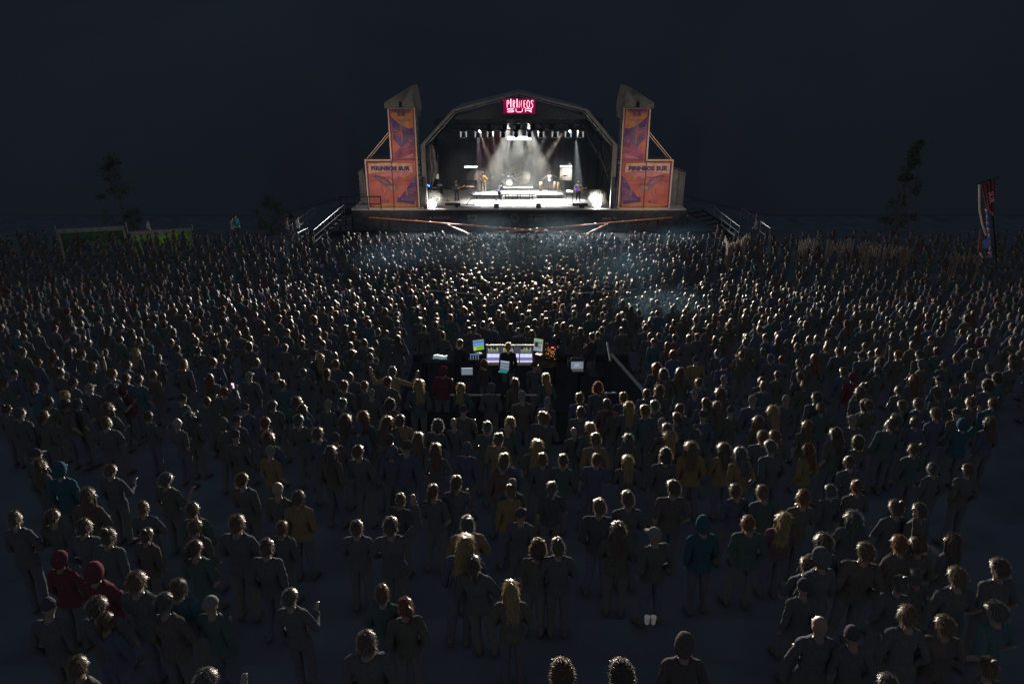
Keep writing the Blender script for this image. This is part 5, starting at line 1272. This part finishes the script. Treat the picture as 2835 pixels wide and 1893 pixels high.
# drum kit
chrome = mat('chrome', (.75, .75, .76), .15, 1, var=.03); brass = mat('brass_cymbal', (.75, .65, .42), .25, .9, var=.1); shellm = mat('drum_shell', (.30, .29, .27), .3, spec=.6); skinm = mat('drum_head', (.78, .77, .73), .5)
dk = empty('drum_kit', (atY(1410, 505, 64.9).x, 64.9, 2.45), label='drum kit with round emblem on the bass drum, on the rear riser', cat='drum kit')
def drum(name, c, r, L, axis, extra=None):
    m_ = MB(); c = Vector(c); a = Vector(axis).normalized(); m_.tube([c - a * L / 2, c + a * L / 2], r, shellm, 20); o = m_.build(name, dk)
    m_ = MB(); m_.tube([c + a * (L / 2), c + a * (L / 2 + .012)], r * .96, skinm, 20); h_ = m_.build('drum_head', o)
    m_ = MB(); 
    for s_ in (-1, 1):
        ring = []; u = a.orthogonal().normalized(); w = a.cross(u)
        for i in range(20): ring.append(c + a * s_ * L / 2 + (u * math.cos(i * .314) + w * math.sin(i * .314)) * r * 1.01)
        m_.tube(ring, .012, chrome, 5, close=True)
    m_.build('rim', o); return o, h_
o, h_ = drum('bass_drum', (0, 0, .42), .31, .42, (0, -1, 0))
em = MB(); em.add([(.02, -.228, .50), (.12, -.228, .42), (.10, -.228, .33), (0, -.228, .36), (-.08, -.228, .46)], [(0, 1, 2, 3, 4)], mat('orange_emblem', (.7, .35, .08), .6)); em.add([(-.12, -.226, .46), (-.05, -.226, .52), (.0, -.226, .36), (-.06, -.226, .30)], [(0, 1, 2, 3)], mat('teal_emblem', (.2, .35, .38), .6)); em.build('emblem', h_)
drum('tom', (-.05, .1, .86), .14, .2, (0, -.35, 1)); drum('tom', (.26, .1, .86), .15, .22, (0, -.35, 1)); drum('floor_tom', (-.48, .35, .45), .2, .36, (0, 0, 1)); drum('snare_drum', (.55, .3, .62), .17, .14, (0, -.15, 1))
for x, y, z_, r_, tl in ((-.62, .1, 1.12, .23, .25), (-.25, .35, 1.35, .2, .3), (.62, .05, 1.18, .24, -.25), (.85, .3, .95, .18, 0), (.3, .5, 1.4, .2, -.2), (1.1, .2, 1.1, .22, -.3)):
    m_ = MB(); c = Vector((x, y, z_)); a = Vector((tl, -.35, 1)).normalized(); m_.tube([c, c + a * .006, c + a * .02, c + a * .035], [r_, r_ * .8, r_ * .25, .02], brass, 20); cy = m_.build('cymbal', dk, True)
    m_ = MB(); m_.tube([(x, y, 0), (x, y, z_)], .014, chrome, 6)
    for k in range(3): m_.tube([(x, y, .3), (x + .24 * math.cos(k * 2.1 + .5), y + .24 * math.sin(k * 2.1 + .5), .01)], .011, chrome, 5)
    m_.build('stand', cy)
# congas and percussion stands
for i, (px, lab) in enumerate(((1497, 'dull timbale drum at the left hand of the percussionist'), (1536, 'tall conga drum just right of the percussionist'), (1546, 'tall conga drum, middle one of the right-hand trio'), (1556, 'tall conga drum nearest the glowing panel'))):
    x = atY(px, 520, 63.5).x; root = empty('conga', (x, 63.3 + .25 * (i % 2), 2.22), label=lab, cat='drum', group='percussion drums'); m_ = MB()
    m_.tube([(0, 0, .12), (0, 0, .35), (0, 0, .6), (0, 0, .86)], [.11, .16, .18, .14] if i else [.14, .15, .15, .15], mat('conga_wood', (.42, .30, .18), .4), 16); m_.build('shell', root, True)
    m_ = MB(); m_.tube([(0, 0, .86), (0, 0, .885)], .148, skinm, 16); m_.build('drum_head', root); m_ = MB()
    for k in range(3): m_.tube([(.12 * math.cos(k * 2.1), .12 * math.sin(k * 2.1), .5), (.22 * math.cos(k * 2.1), .22 * math.sin(k * 2.1), 0)], .012, chrome, 5)
    m_.build('stand', root)
cs = empty('chime_stand', (atY(1551, 500, 64.2).x, 64.1, 2.22), label='stand hung with cymbals and small bells between congas and glowing panel', cat='percussion stand')
m_ = MB(); m_.tube([(-.45, 0, 0), (-.45, 0, 1.25)], .015, chrome, 6); m_.tube([(.4, 0, 0), (.4, 0, 1.35)], .015, chrome, 6); m_.tube([(-.45, 0, 1.2), (.4, 0, 1.3)], .012, chrome, 6); m_.build('frame', cs)
m_ = MB()
for k in range(14): m_.tube([(-.38 + .055 * k, 0, 1.2), (-.38 + .055 * k, -.01, .95 - .012 * k)], .010, brass, 5)
m_.build('chimes', cs)
for x, z_ in ((-.45, 1.28), (.4, 1.38), (0, 1.1)):
    m_ = MB(); m_.tube([(x, -.1, z_), (x, -.09, z_ + .02)], [.19, .02], brass, 16); m_.build('cymbal', cs)
# keyboard stand left
ks = empty('keyboard_stand', on(1303, 566, SZ), label='tall x-braced stand holding an orange-red keyboard and a tilted lower one', cat='keyboard stand'); m_ = MB()
for s_ in (-1, 1):
    m_.tube([(-.35, s_ * .25, 0), (.35, s_ * .25, .9), (-.1, s_ * .25, 1.45)], .018, alu, 6); m_.tube([(.35, s_ * .25, 0), (-.3, s_ * .25, .9), (.15, s_ * .25, 1.45)], .018, alu, 6)
m_.tube([(-.35, -.3, .02), (.35, -.3, .02)], .02, black, 6); m_.build('frame', ks)
for z_, m2, tl, nm in ((1.48, mat('red_keyboard', (.55, .12, .06), .4), 0, 'keyboard'), (.95, greym, .5, 'keyboard')):
    m_ = MB(); m_.box((0, 0, z_), (.62, .3, .08), m2, rot=(tl * .5, tl, 0)); o = m_.build(nm, ks); m_ = MB(); m_.box((0, -.08, z_ + .045), (.56, .12, .012), white_p, rot=(tl * .5, tl, 0)); m_.build('keys', o)
# stand with laptop at right, mic stands, wedges
tb = empty('equipment_table', on(1576, 566, SZ), label='tall thin-legged table with small mixer left of the right guitarist', cat='table'); m_ = MB(); m_.box((0, 0, .98), (.62, .4, .04), black); m_.build('top', tb)
for x in (-.28, .28):
    for y in (-.17, .17): m_ = MB(); m_.tube([(x * .9, y, .96), (x * 1.15, y * 1.15, 0)], .016, black, 6); m_.build('leg', tb)
mx_ = empty('small_mixer', tuple(Vector(on(1576, 566, SZ)) + Vector((0, 0, 1.0))), label='small pale mixer lying on the thin-legged table', cat='mixer'); m_ = MB(); m_.box((-.12, 0, .09), (.26, .32, .12), white_p, rot=(.5, 0, .1)); m_.box((.18, 0, .07), (.2, .3, .1), greym, rot=(.5, 0, -.1)); m_.build('case', mx_)
m_ = MB()
for k in range(6): m_.tube([(-.2 + .04 * k, -.05, .16), (-.2 + .04 * k, -.06, .18)], .01, black, 6)
m_.build('knob', mx_)
def mic(px, py, z0, h, boom, label):
    root = empty('microphone_stand', on(px, py, z0), label=label, cat='microphone stand'); m_ = MB(); m_.tube([(0, 0, .02), (0, 0, h)], .013, black, 6); m_.tube([(0, 0, 0), (0, 0, .03)], .14, black, 14)
    if boom: m_.tube([(0, 0, h), boom], .010, alu, 6)
    m_.build('pole', root); e_ = Vector(boom) if boom else Vector((0, -.03, h + .05)); m_ = MB(); m_.tube([e_, e_ + Vector((.02, -.1, .06))], [.014, .022], black, 8); m_.ell(e_ + Vector((.022, -.12, .07)), .03, black, 8, 6); m_.build('microphone', root)
mic(1239, 556, SZ, 1.15, (.55, 0, 1.2), 'microphone boom stand reaching to the curly-haired musician')
mic(1645, 573, SZ, 1.28, None, 'straight microphone stand alone left of the right floor lamp')
mic(1419, 553, SZ, .3, None, 'very short microphone stand under the middle riser')
mic(1388, 556, SZ, .9, (-.1, -.1, 1.25), 'microphone stand beside the bending musician')
def wedge(px0, px1, py0, py1, label, low=False, stripe=None):
    a, b = atZ(px0, py1, SZ), atZ(px1, py1, SZ); root = empty('monitor_speaker', ((a.x + b.x) / 2, a.y, SZ), label=label, cat='monitor speaker'); w = b.x - a.x
    h = (py1 - py0) / 33.5; m_ = MB(); P = [(0, 0), (.34, 0), (.40, h * .75), (.14, h), (0, h)]; m_.prism(P, 'x', -w / 2, w / 2, blackm); m_.build('cabinet', root)
    m_ = MB(); m_.box((0, -.008, h / 2), (w - .05, .012, h - .08), mat('speaker_grille', (.05, .052, .055), .7, var=.4, scale=40)); m_.build('grille', root)
    if stripe: m_ = MB(); m_.box((0, -.018, h * .42), (w * .8, .008, .03), white_p); m_.build('strip', root)
    return root
wedge(1232, 1274, 562.5, 570, 'wide low monitor speaker in front of the curly-haired musician'); wedge(1261, 1266, 565, 575, 'narrow black box leaning in front of the wide left monitor')
wedge(1367, 1381, 564.5, 576, 'small monitor speaker with white stripe, left one in the middle', stripe=1); wedge(1484.5, 1498, 564, 576, 'small monitor speaker with white stripe, right one in the middle', stripe=1)
wedge(1586, 1627, 563, 571, 'wide low monitor speaker in front of the right guitarist'); wedge(1605, 1618, 568, 576, 'short black box under the wide right monitor')
am = MB(); c = atY(1206, 488, 63.5); am.box((c.x, 63.5, SZ + .45), (1.1, .5, .9), blackm); am.box((c.x, 63.2, SZ + .8), (.9, .02, .16), greym); tag(am.build('amplifier_rack'), 'dark amplifier rack in the shadow at the back left of the stage', 'amplifier')
c = atY(1218, 512, 62.5); am = MB(); am.box((c.x, 62.6, SZ + .55), (.5, .5, 1.1), black); am.box((c.x, 62.33, c.z), (.42, .02, .18), greym); tag(am.build('flight_case'), 'black flight case with pale plate at the back left of the stage', 'flight case')
bl = emis('blue_led', (.05, .25, 1), 6); rd = emis('red_led', (1, .1, .05), 2)
c = atY(1186, 512, 60.5); am = empty('led_rack', (c.x, 60.5, SZ), label='dark rack with blue lights inside the left wing of the stage', cat='rack'); m_ = MB(); m_.box((0, 0, .75), (.5, .5, 1.5), blackm); m_.build('case', am)
m_ = MB()
for i in range(3): m_.box((-.12 + .11 * i, -.26, c.z - SZ - .05 + .04 * (i % 2)), (.08, .01, .13), bl)
m_.box((.02, -.26, c.z - SZ + .16), (.2, .01, .03), rd); m_.build('lights', am)
m_ = MB()
for i in range(40): m_.tube([(-.06 * math.sin(i), 0, 0), (-.06 * math.sin(i + 1), 0, 0)], .01, black, 4)
cb = MB(); A_, B_ = atY(1614, 340, SY + .6), atY(1697, 498, SY + .7); pts_ = [A_.lerp(B_, t) + Vector((-.18 * math.sin(t * 9) * t, 0, -.25 * math.sin(t * math.pi))) for t in [i / 24 for i in range(25)]]; cb.tube(pts_, .05, black, 6)
tag(cb.build('cable_loom', smooth=True), 'thick black cable loom hanging down inside the right upright of the stage', 'cable')
cb = MB()
for k in range(5):
    x0 = -5 + 2.6 * k; cb.tube([(x0 + .3 * i, 58.0 + .25 * math.sin(i * 1.3 + k), SZ + .012) for i in range(9)], .018, black, 5)
tag(cb.build('floor_cable'), 'black cables snaking along the front edge of the stage floor', 'cable')
for px, lab in ((1212, 'thin pale pole standing at the left wing of the stage, near the blue lights'), ):
    m_ = MB(); a = atY(px, 440, 60); m_.tube([(a.x, 60, SZ), (a.x, 60, a.z + .5)], .025, alu, 6); m_.box((a.x - .1, 59.95, 4.1), (.25, .03, .42), white_p); tag(m_.build('pole'), lab, 'pole')

# people on the fringes, each readable in the photograph
def stand_at(px, py, Y, pose, kind, top, hair, label, rz=None, sc=1.0, z=None):
    d_ = ray(px, py); t = Y / d_.y; x = d_.x * t; zh = CAM_H + d_.z * t; z0 = zh - 1.66 * sc if z is None else z
    return person(pose, kind, (x, Y, z0), face_stage(x, Y) if rz is None else rz, sc, top, hair, label=label)
stand_at(651, 598, 50.5, 'stand', 'short', (.035, .16, .20), (.05, .04, .03), 'person in teal jacket standing high at left, right one of the pair', rz=-2.2)
stand_at(640, 605, 50.6, 'stand', 'short', (.30, .27, .25), (.05, .04, .03), 'person in pale clothes standing high at left, left one of the pair', rz=-1.2)
stand_at(793, 605, 51.8, 'cross', 'long', (.20, .19, .18), (.12, .08, .05), 'person in light top at the foot of the left stairs, facing right', rz=-1.3)
stand_at(806, 618, 51.2, 'stand', 'short', (.06, .06, .07), (.05, .04, .03), 'dark-clothed person at the foot of the left stairs, middle of the three', rz=-1.2)
stand_at(822, 602, 52.2, 'cup', 'short', (.45, .43, .42), (.05, .04, .03), 'person in white striped shirt by the left stair handrail', rz=-1.0)
stand_at(2096, 606, 53.5, 'cheer', 'short', (.16, .17, .18), (.05, .04, .03), 'person climbing at the right stairs beside the handrail', rz=1.2)
stand_at(408, 612, 50.5, 'stand', 'short', (.22, .2, .2), (.16, .05, .05), 'person behind the right green board, head and legs just showing', rz=-1.5, sc=.8)
bagb = MB(); c = atZ(1245, 905, 4.0)

# ================================================================== MIXING AREA
FZ = 3.42
ft = empty('mixing_platform', (.3, 18.6, FZ), label='low black platform that carries the mixing desks', cat='platform'); m_ = MB(); m_.box((0, -.3, -.06), (7.2, 5.4, .12), blackm); m_.build('top', ft)
m_ = MB()
for x in (-3.4, 0, 3.4):
    for y in (-2.9, 2.3): m_.tube([(x, y, -.06), (x, y, -2.2 if y > 0 else -.9)], .05, black, 6)
m_.build('leg', ft)
g_on = {}
def E(n, c, s): return emis(n, c, s)
wht, wht2, blu, dblu, tealc, grn, yel, amb, pur = E('screen_white', (.7, .82, 1), .9), E('screen_pale_grey', (.38, .46, .55), .6), E('screen_sky', (.1, .35, .9), .8), E('screen_deep_blue', (.02, .03, .25), 1.0), E('screen_teal', (.02, .45, .40), .5), E('screen_green', (.25, .6, .05), .8), E('screen_yellow', (.7, .65, .15), .7), E('lamp_amber', (1, .35, .06), 1.3), E('fader_violet', (.16, .15, .55), 1.0)
dsp = mat('dark_screen', (.02, .025, .035), .2, emit=(.02, .03, .05), es=.4)
desk = mat('console_grey', (.33, .32, .35), .5, var=.1)
def table(x0, x1, y0, y1, h, label):
    root = empty('table', ((x0 + x1) / 2, (y0 + y1) / 2, FZ), label=label, cat='table'); w, d_ = x1 - x0, y1 - y0; m_ = MB(); m_.box((0, 0, h - .02), (w, d_, .04), blackm); m_.build('top', root)
    for x in (-1, 1):
        for y in (-1, 1): m_ = MB(); m_.tube([(x * (w / 2 - .06), y * (d_ / 2 - .06), 0), (x * (w / 2 - .06), y * (d_ / 2 - .06), h - .04)], .022, black, 6); m_.build('leg', root)
table(-1.1, 1.35, 18.85, 19.6, .80, 'long black table under the large mixing desk')
# large desk
mdz = FZ + .80; c0 = atY(1411, 1001, 18.85); md = empty('mixing_desk', (c0.x, 18.85, mdz), label='large glowing mixing desk with violet and white fader rows in front of the operator', cat='mixing desk')
m_ = MB(); w = 1.42
m_.prism([(0, 0), (.66, 0), (.72, .36), (.64, .36), (.50, .19), (.0, .08)], 'x', -w / 2, w / 2, desk); m_.build('case', md)
def on_slope(mb, x0, x1, s0, s1, m, lift=.006):   # s 0..1 along the sloped top
    f = lambda s: Vector((0, .0 + .50 * s, .08 + .11 * s)); nrm = Vector((0, -.215, .977))
    a, b = f(s0) + nrm * lift, f(s1) + nrm * lift; mb.add([(x0, a.y, a.z), (x1, a.y, a.z), (x1, b.y, b.z), (x0, b.y, b.z)], [(0, 1, 2, 3)], m)
def on_bridge(mb, x0, x1, s0, s1, m, lift=.005):
    f = lambda s: Vector((0, .50 + .14 * s, .19 + .17 * s)); nrm = Vector((0, -.77, .64))
    a, b = f(s0) + nrm * lift, f(s1) + nrm * lift; mb.add([(x0, a.y, a.z), (x1, a.y, a.z), (x1, b.y, b.z), (x0, b.y, b.z)], [(0, 1, 2, 3)], m)
for nm, x0, x1 in (('fader_bank', -.69, -.32), ('fader_bank', -.30, -.02), ('fader_bank', .02, .28), ('fader_bank', .31, .68)):
    m_ = MB(); n = 14 if x1 - x0 > .3 else 9; wd = (x1 - x0) / n
    on_slope(m_, x0, x1, .02, .98, E('panel_lilac', (.26, .24, .32), .9), .003)
    for i in range(n):
        xa = x0 + wd * i
        on_slope(m_, xa + wd * .28, xa + wd * .72, .05, .22, E('fader_white', (.85, .8, .9), 1.6))
        on_slope(m_, xa + wd * .35, xa + wd * .6, .10, .13, blackm, .009)
        on_slope(m_, xa + wd * .1, xa + wd * .9, .30, .48, pur)
        on_slope(m_, xa + wd * .1, xa + wd * .9, .55, .9, E('meter_pale_blue', (.5, .55, .9), 1.6) if i % 5 else wht)
    m_.build(nm, md)
for x0, x1 in ((-.66, -.34), (-.2, .12), (.34, .66)):
    m_ = MB()
    on_bridge(m_, x0, x1, .15, .9, dsp)
    k = 14
    for i in range(k):
        xa = x0 + (x1 - x0) * i / k; on_bridge(m_, xa + .004, xa + .015, .3, .3 + rnd.uniform(.15, .5), yel if i % 4 else wht, .009)
    on_bridge(m_, x0, x1, .12, .2, wht2, .011)
    m_.build('meter_screen', md)
m_ = MB(); m_.box((0, .73, .35), (w + .06, .05, .05), alu); m_.build('top_rail', md)
# screens
def screen(px, py, wpx, hpx, Y, rz, tilt, kind, label, base='stand', cat='monitor', name='monitor', zfloor=None):
    c = atY(px, py, Y); t = Y / .93; w, h = wpx * t / FPX, hpx * t / FPX * 1.05
    root = empty(name, tuple(c), rz, label=label, cat=cat); q = Matrix.Rotation(tilt, 4, 'X')
    m_ = MB(); m_.box((0, .018, 0), (w + .02, .02, h + .02), blackm, rot=(tilt, 0, 0)); m_.build('housing' if name != 'laptop' else 'lid', root)
    m_ = MB()
    def r_(x0, x1, z0, z1, mm, k=0): m_.add([q @ Vector((w * (x - .5), .004 - k * .0015, h * (z - .5))) for x, z in ((x0, z0), (x1, z0), (x1, z1), (x0, z1))], [(0, 1, 2, 3)], mm)
    if kind == 'color':
        r_(0, 1, 0, 1, dsp); r_(.04, .96, .42, .75, blu, 1); r_(.04, .96, .8, .95, wht2, 1); r_(.05, .3, .05, .4, yel, 1); r_(.3, .92, .05, .45, grn, 2)
        for k in range(5): r_(.35 + .11 * k, .37 + .11 * k, .07, .43, dsp, 3)
    elif kind == 'grey':
        r_(0, 1, 0, 1, wht2); r_(.05, .95, .85, .95, grn, 1); r_(.1, .9, .3, .75, E('screen_olive', (.18, .24, .16), .6), 1); r_(.15, .45, .35, .7, dsp, 2); r_(.55, .8, .4, .65, wht2, 2); r_(.85, .95, .1, .6, yel, 2)
    elif kind == 'list':
        r_(0, 1, 0, 1, E('screen_blue_grey', (.18, .22, .30), .8))
        for k in range(9): r_(.04, .96, .06 + .1 * k, .11 + .1 * k, wht2 if k % 3 else dsp, 1)
        r_(.0, 1, .94, 1, wht, 2)
    elif kind == 'map':
        r_(0, 1, 0, 1, wht2); r_(.03, .27, .08, .92, E('screen_mid', (.22, .25, .3), .8), 1); r_(.30, .7, .08, .92, E('screen_mid', 0, 0), 1); r_(.73, .97, .08, .92, E('screen_mid', 0, 0), 1)
        for k in range(4): r_(.33 + .09 * k, .35 + .09 * k, .2 + .05 * k, .75, wht, 2)
    elif kind == 'fader':
        r_(0, 1, 0, 1, dsp); r_(.03, .97, .55, .95, wht2, 1)
        for k in range(10): r_(.05 + .09 * k, .12 + .09 * k, .1, .4 + .05 * (k % 3), E('fader_cyan', (.1, .45, .8), 1.0), 1)
    elif kind == 'tab':
        r_(0, 1, 0, 1, E('screen_olive_dim', (.25, .28, .22), .6)); r_(0, 1, .86, 1, blu, 1)
        for k in range(8): r_(.05 + .115 * k, .1 + .115 * k, .1, .8, dsp if k % 2 else wht2, 1)
    m_.build('screen', root)
    if base == 'laptop':
        m_ = MB(); m_.box((0, -.13 * w / .3, -h / 2 - .012), (w, .26 * w / .3 * .9, .018), blackm); o = m_.build('keyboard_base', root)
        m_ = MB(); kc = tealc if kind == 'list' else E('keys_pale', (.2, .2, .22), .35)
        for i in range(9):
            for k in range(4): m_.box((-w * .42 + w * .105 * i, -.04 - .05 * k, -h / 2 - .001), (w * .085, .035, .004), kc)
        m_.build('keys', o)
    elif base == 'stand':
        m_ = MB(); m_.tube([(0, .05, -h * .3), (0, .06, -h / 2 - .12)], .018, black, 6); m_.box((0, .06, -h / 2 - .13), (.2, .16, .015), black); m_.build('foot', root)
    return root
screen(1325, 955, 34, 30, 19.3, .35, -.2, 'color', 'screen with blue and green picture left of the mixing desk')
screen(1490, 955, 27, 34, 19.3, -.45, -.15, 'grey', 'greyish screen tilted at the right of the mixing desk')
screen(1529, 946, 42, 20, 19.9, -.15, .5, 'none', 'dark laptop with bluish lid right of the greyish screen', 'laptop', 'laptop', 'laptop')
screen(1316, 988, 30, 17, 19.0, .05, -.7, 'tab', 'small tablet mixer lying left of the mixing desk', None, 'tablet', 'tablet')
screen(1397, 1012, 26, 24, 17.6, -.3, -.25, 'list', 'laptop with grey screen and green-lit keys behind the operator', 'laptop', 'laptop', 'laptop')
screen(1598, 1011, 34, 19, 18.2, .03, -.15, 'map', 'laptop with pale plan on screen at right of the mixing area', 'laptop', 'laptop', 'laptop')
screen(1293, 1028, 31, 19, 17.5, .03, -.35, 'list', 'upper screen of the small blue-lit console at lower left', None, 'console', 'console_screen')
screen(1292, 1049, 31, 19, 17.15, .03, -.9, 'fader', 'small console with blue-lit faders at lower left of the mixing area', None, 'console', 'small_console')
table(1.9, 2.7, 17.9, 18.5, .86, 'table under the pale-plan laptop'); table(-1.9, -.9, 16.6, 17.8, .78, 'table under the small blue-lit console'); table(-.55, .35, 17.0, 17.75, .74, 'small table under the laptop with green-lit keys')
# amber-lit rack
c = atY(1524, 976, 19.2); rk = empty('equipment_rack', (c.x, 19.2, FZ), label='equipment rack glowing with amber lights right of the mixing desk', cat='rack'); m_ = MB(); m_.box((0, .25, (c.z - FZ) / 2 + .12), (.38, .5, c.z - FZ + .25), blackm); m_.build('case', rk); m_ = MB()
for i in range(46): m_.box((rnd.uniform(-.15, .15), -.006, c.z - FZ + rnd.uniform(-.22, .22) * (1 if i % 3 else .3) + (.1 if i % 4 == 0 else 0)), (rnd.uniform(.008, .028), .006, rnd.uniform(.006, .014)), amb)
m_.box((.06, -.006, c.z - FZ + .17), (.08, .006, .02), E('lamp_pink', (1, .1, .2), 3)); m_.build('lights', rk)
m_ = MB(); m_.box((-.06, -.2, c.z - FZ - .33), (.34, .2, .02), mat('wood_shelf', (.55, .33, .15), .6)); m_.build('shelf', rk)
lamp('rack_lamp', 'POINT', (c.x, 18.9, c.z + .15), (0, 0, 0), 1.6, (1, .5, .15), size=.03)
# sheet of paper under a bluish lamp
c = atY(1218, 989, 18.9); m_ = MB(); m_.grid(lambda u, v: (c.x - .2 + .42 * u, 18.75 + .3 * v, c.z + .02 * math.sin(u * 6) + .05 * math.sin(v * 3)), 8, 6, mat('paper_sheet', (.5, .6, .6), .7)); tag(m_.build('paper_sheet'), 'crumpled sheet lit bluish on the far left table of the mixing area', 'sheet')
lamp('work_lamp', 'SPOT', (c.x, 18.9, c.z + .6), (c.x, 18.9, c.z), 4, (.5, .9, 1), 60, .5, .02)
table(-2.7, -1.6, 18.5, 19.3, c.z - FZ - .01, 'far left table of the mixing area')
c = atY(1597, 990, 18.6); m_ = MB(); m_.tube([(c.x - .2, 18.6, c.z - .1), (c.x - .15, 18.6, c.z), (c.x + .15, 18.6, c.z), (c.x + .2, 18.6, c.z - .1)], .012, alu, 6); m_.box((c.x, 18.7, c.z - .25), (.5, .4, .3), blackm); tag(m_.build('handled_case'), 'black case with bright carrying handle behind the pale-plan laptop', 'case')
# crew
stand_at(1407, 958, 18.25, 'stand', 'short', (.025, .025, .03), (.10, .08, .07), 'sound operator in black hoodie standing in front of the glowing mixing desk', rz=0, sc=1.0)
stand_at(1273, 948, 19.6, 'cross', 'short', (.03, .03, .035), (.05, .04, .03), 'crew person in dark clothes left of the blue and green screen', rz=-.7)
stand_at(1341, 1004, 18.1, 'stand', 'curly', (.04, .04, .045), (.05, .04, .03), 'crew person with bushy hair between small tablet and small console', rz=.2, sc=.86, z=FZ - .25)
stand_at(1491, 1020, 17.6, 'stand', 'short', (.03, .03, .035), (.10, .07, .05), 'crew person in dark clothes low at the right behind the operator', rz=0, sc=.86, z=None)
stand_at(1640, 930, 20.2, 'cup', 'short', (.03, .03, .035), (.04, .03, .03), 'dark crew person leaning to the laptop at the right of the mixing area', rz=.9)
# warm dim lamps from behind the terraces (they graze the backs of a few people)
lamp('rear_lamp', 'SPOT', (-1, -6, 11.5), (-1.2, 12.0, 4.2), 120, (1, .72, .38), 20, .9, .2)
lamp('rear_lamp', 'SPOT', (6, -6, 11.5), (4.6, 11.5, 4.2), 260, (1, .62, .22), 13, .9, .2)
for gx_, gy_ in ((1106, 1387), (1251, 1391), (1399, 1394), (1536, 1394), (1670, 1402)):
    X_, Y_, Z_ = head_at(gx_, gy_, 1.4); lamp('green_lamp', 'SPOT', (.2, -4, 10.8), (X_, Y_, Z_ + 1.35), 60, (.35, 1, .15), 2.6, 1, .02)
for tx_, tz_, e_ in ((-10.5, 9.4, 2600), (-4, 9.2, 3000), (5, 9.2, 3000), (11.6, 9.4, 2600)):
    lamp('roof_fill', 'SPOT', (tx_ * .8, 49.5, 3.6), (tx_, 57, tz_), e_ * .17, (1, .88, .78), 44, .8, .3)  # added lamps without fixtures, brighten the fascia and tower tops
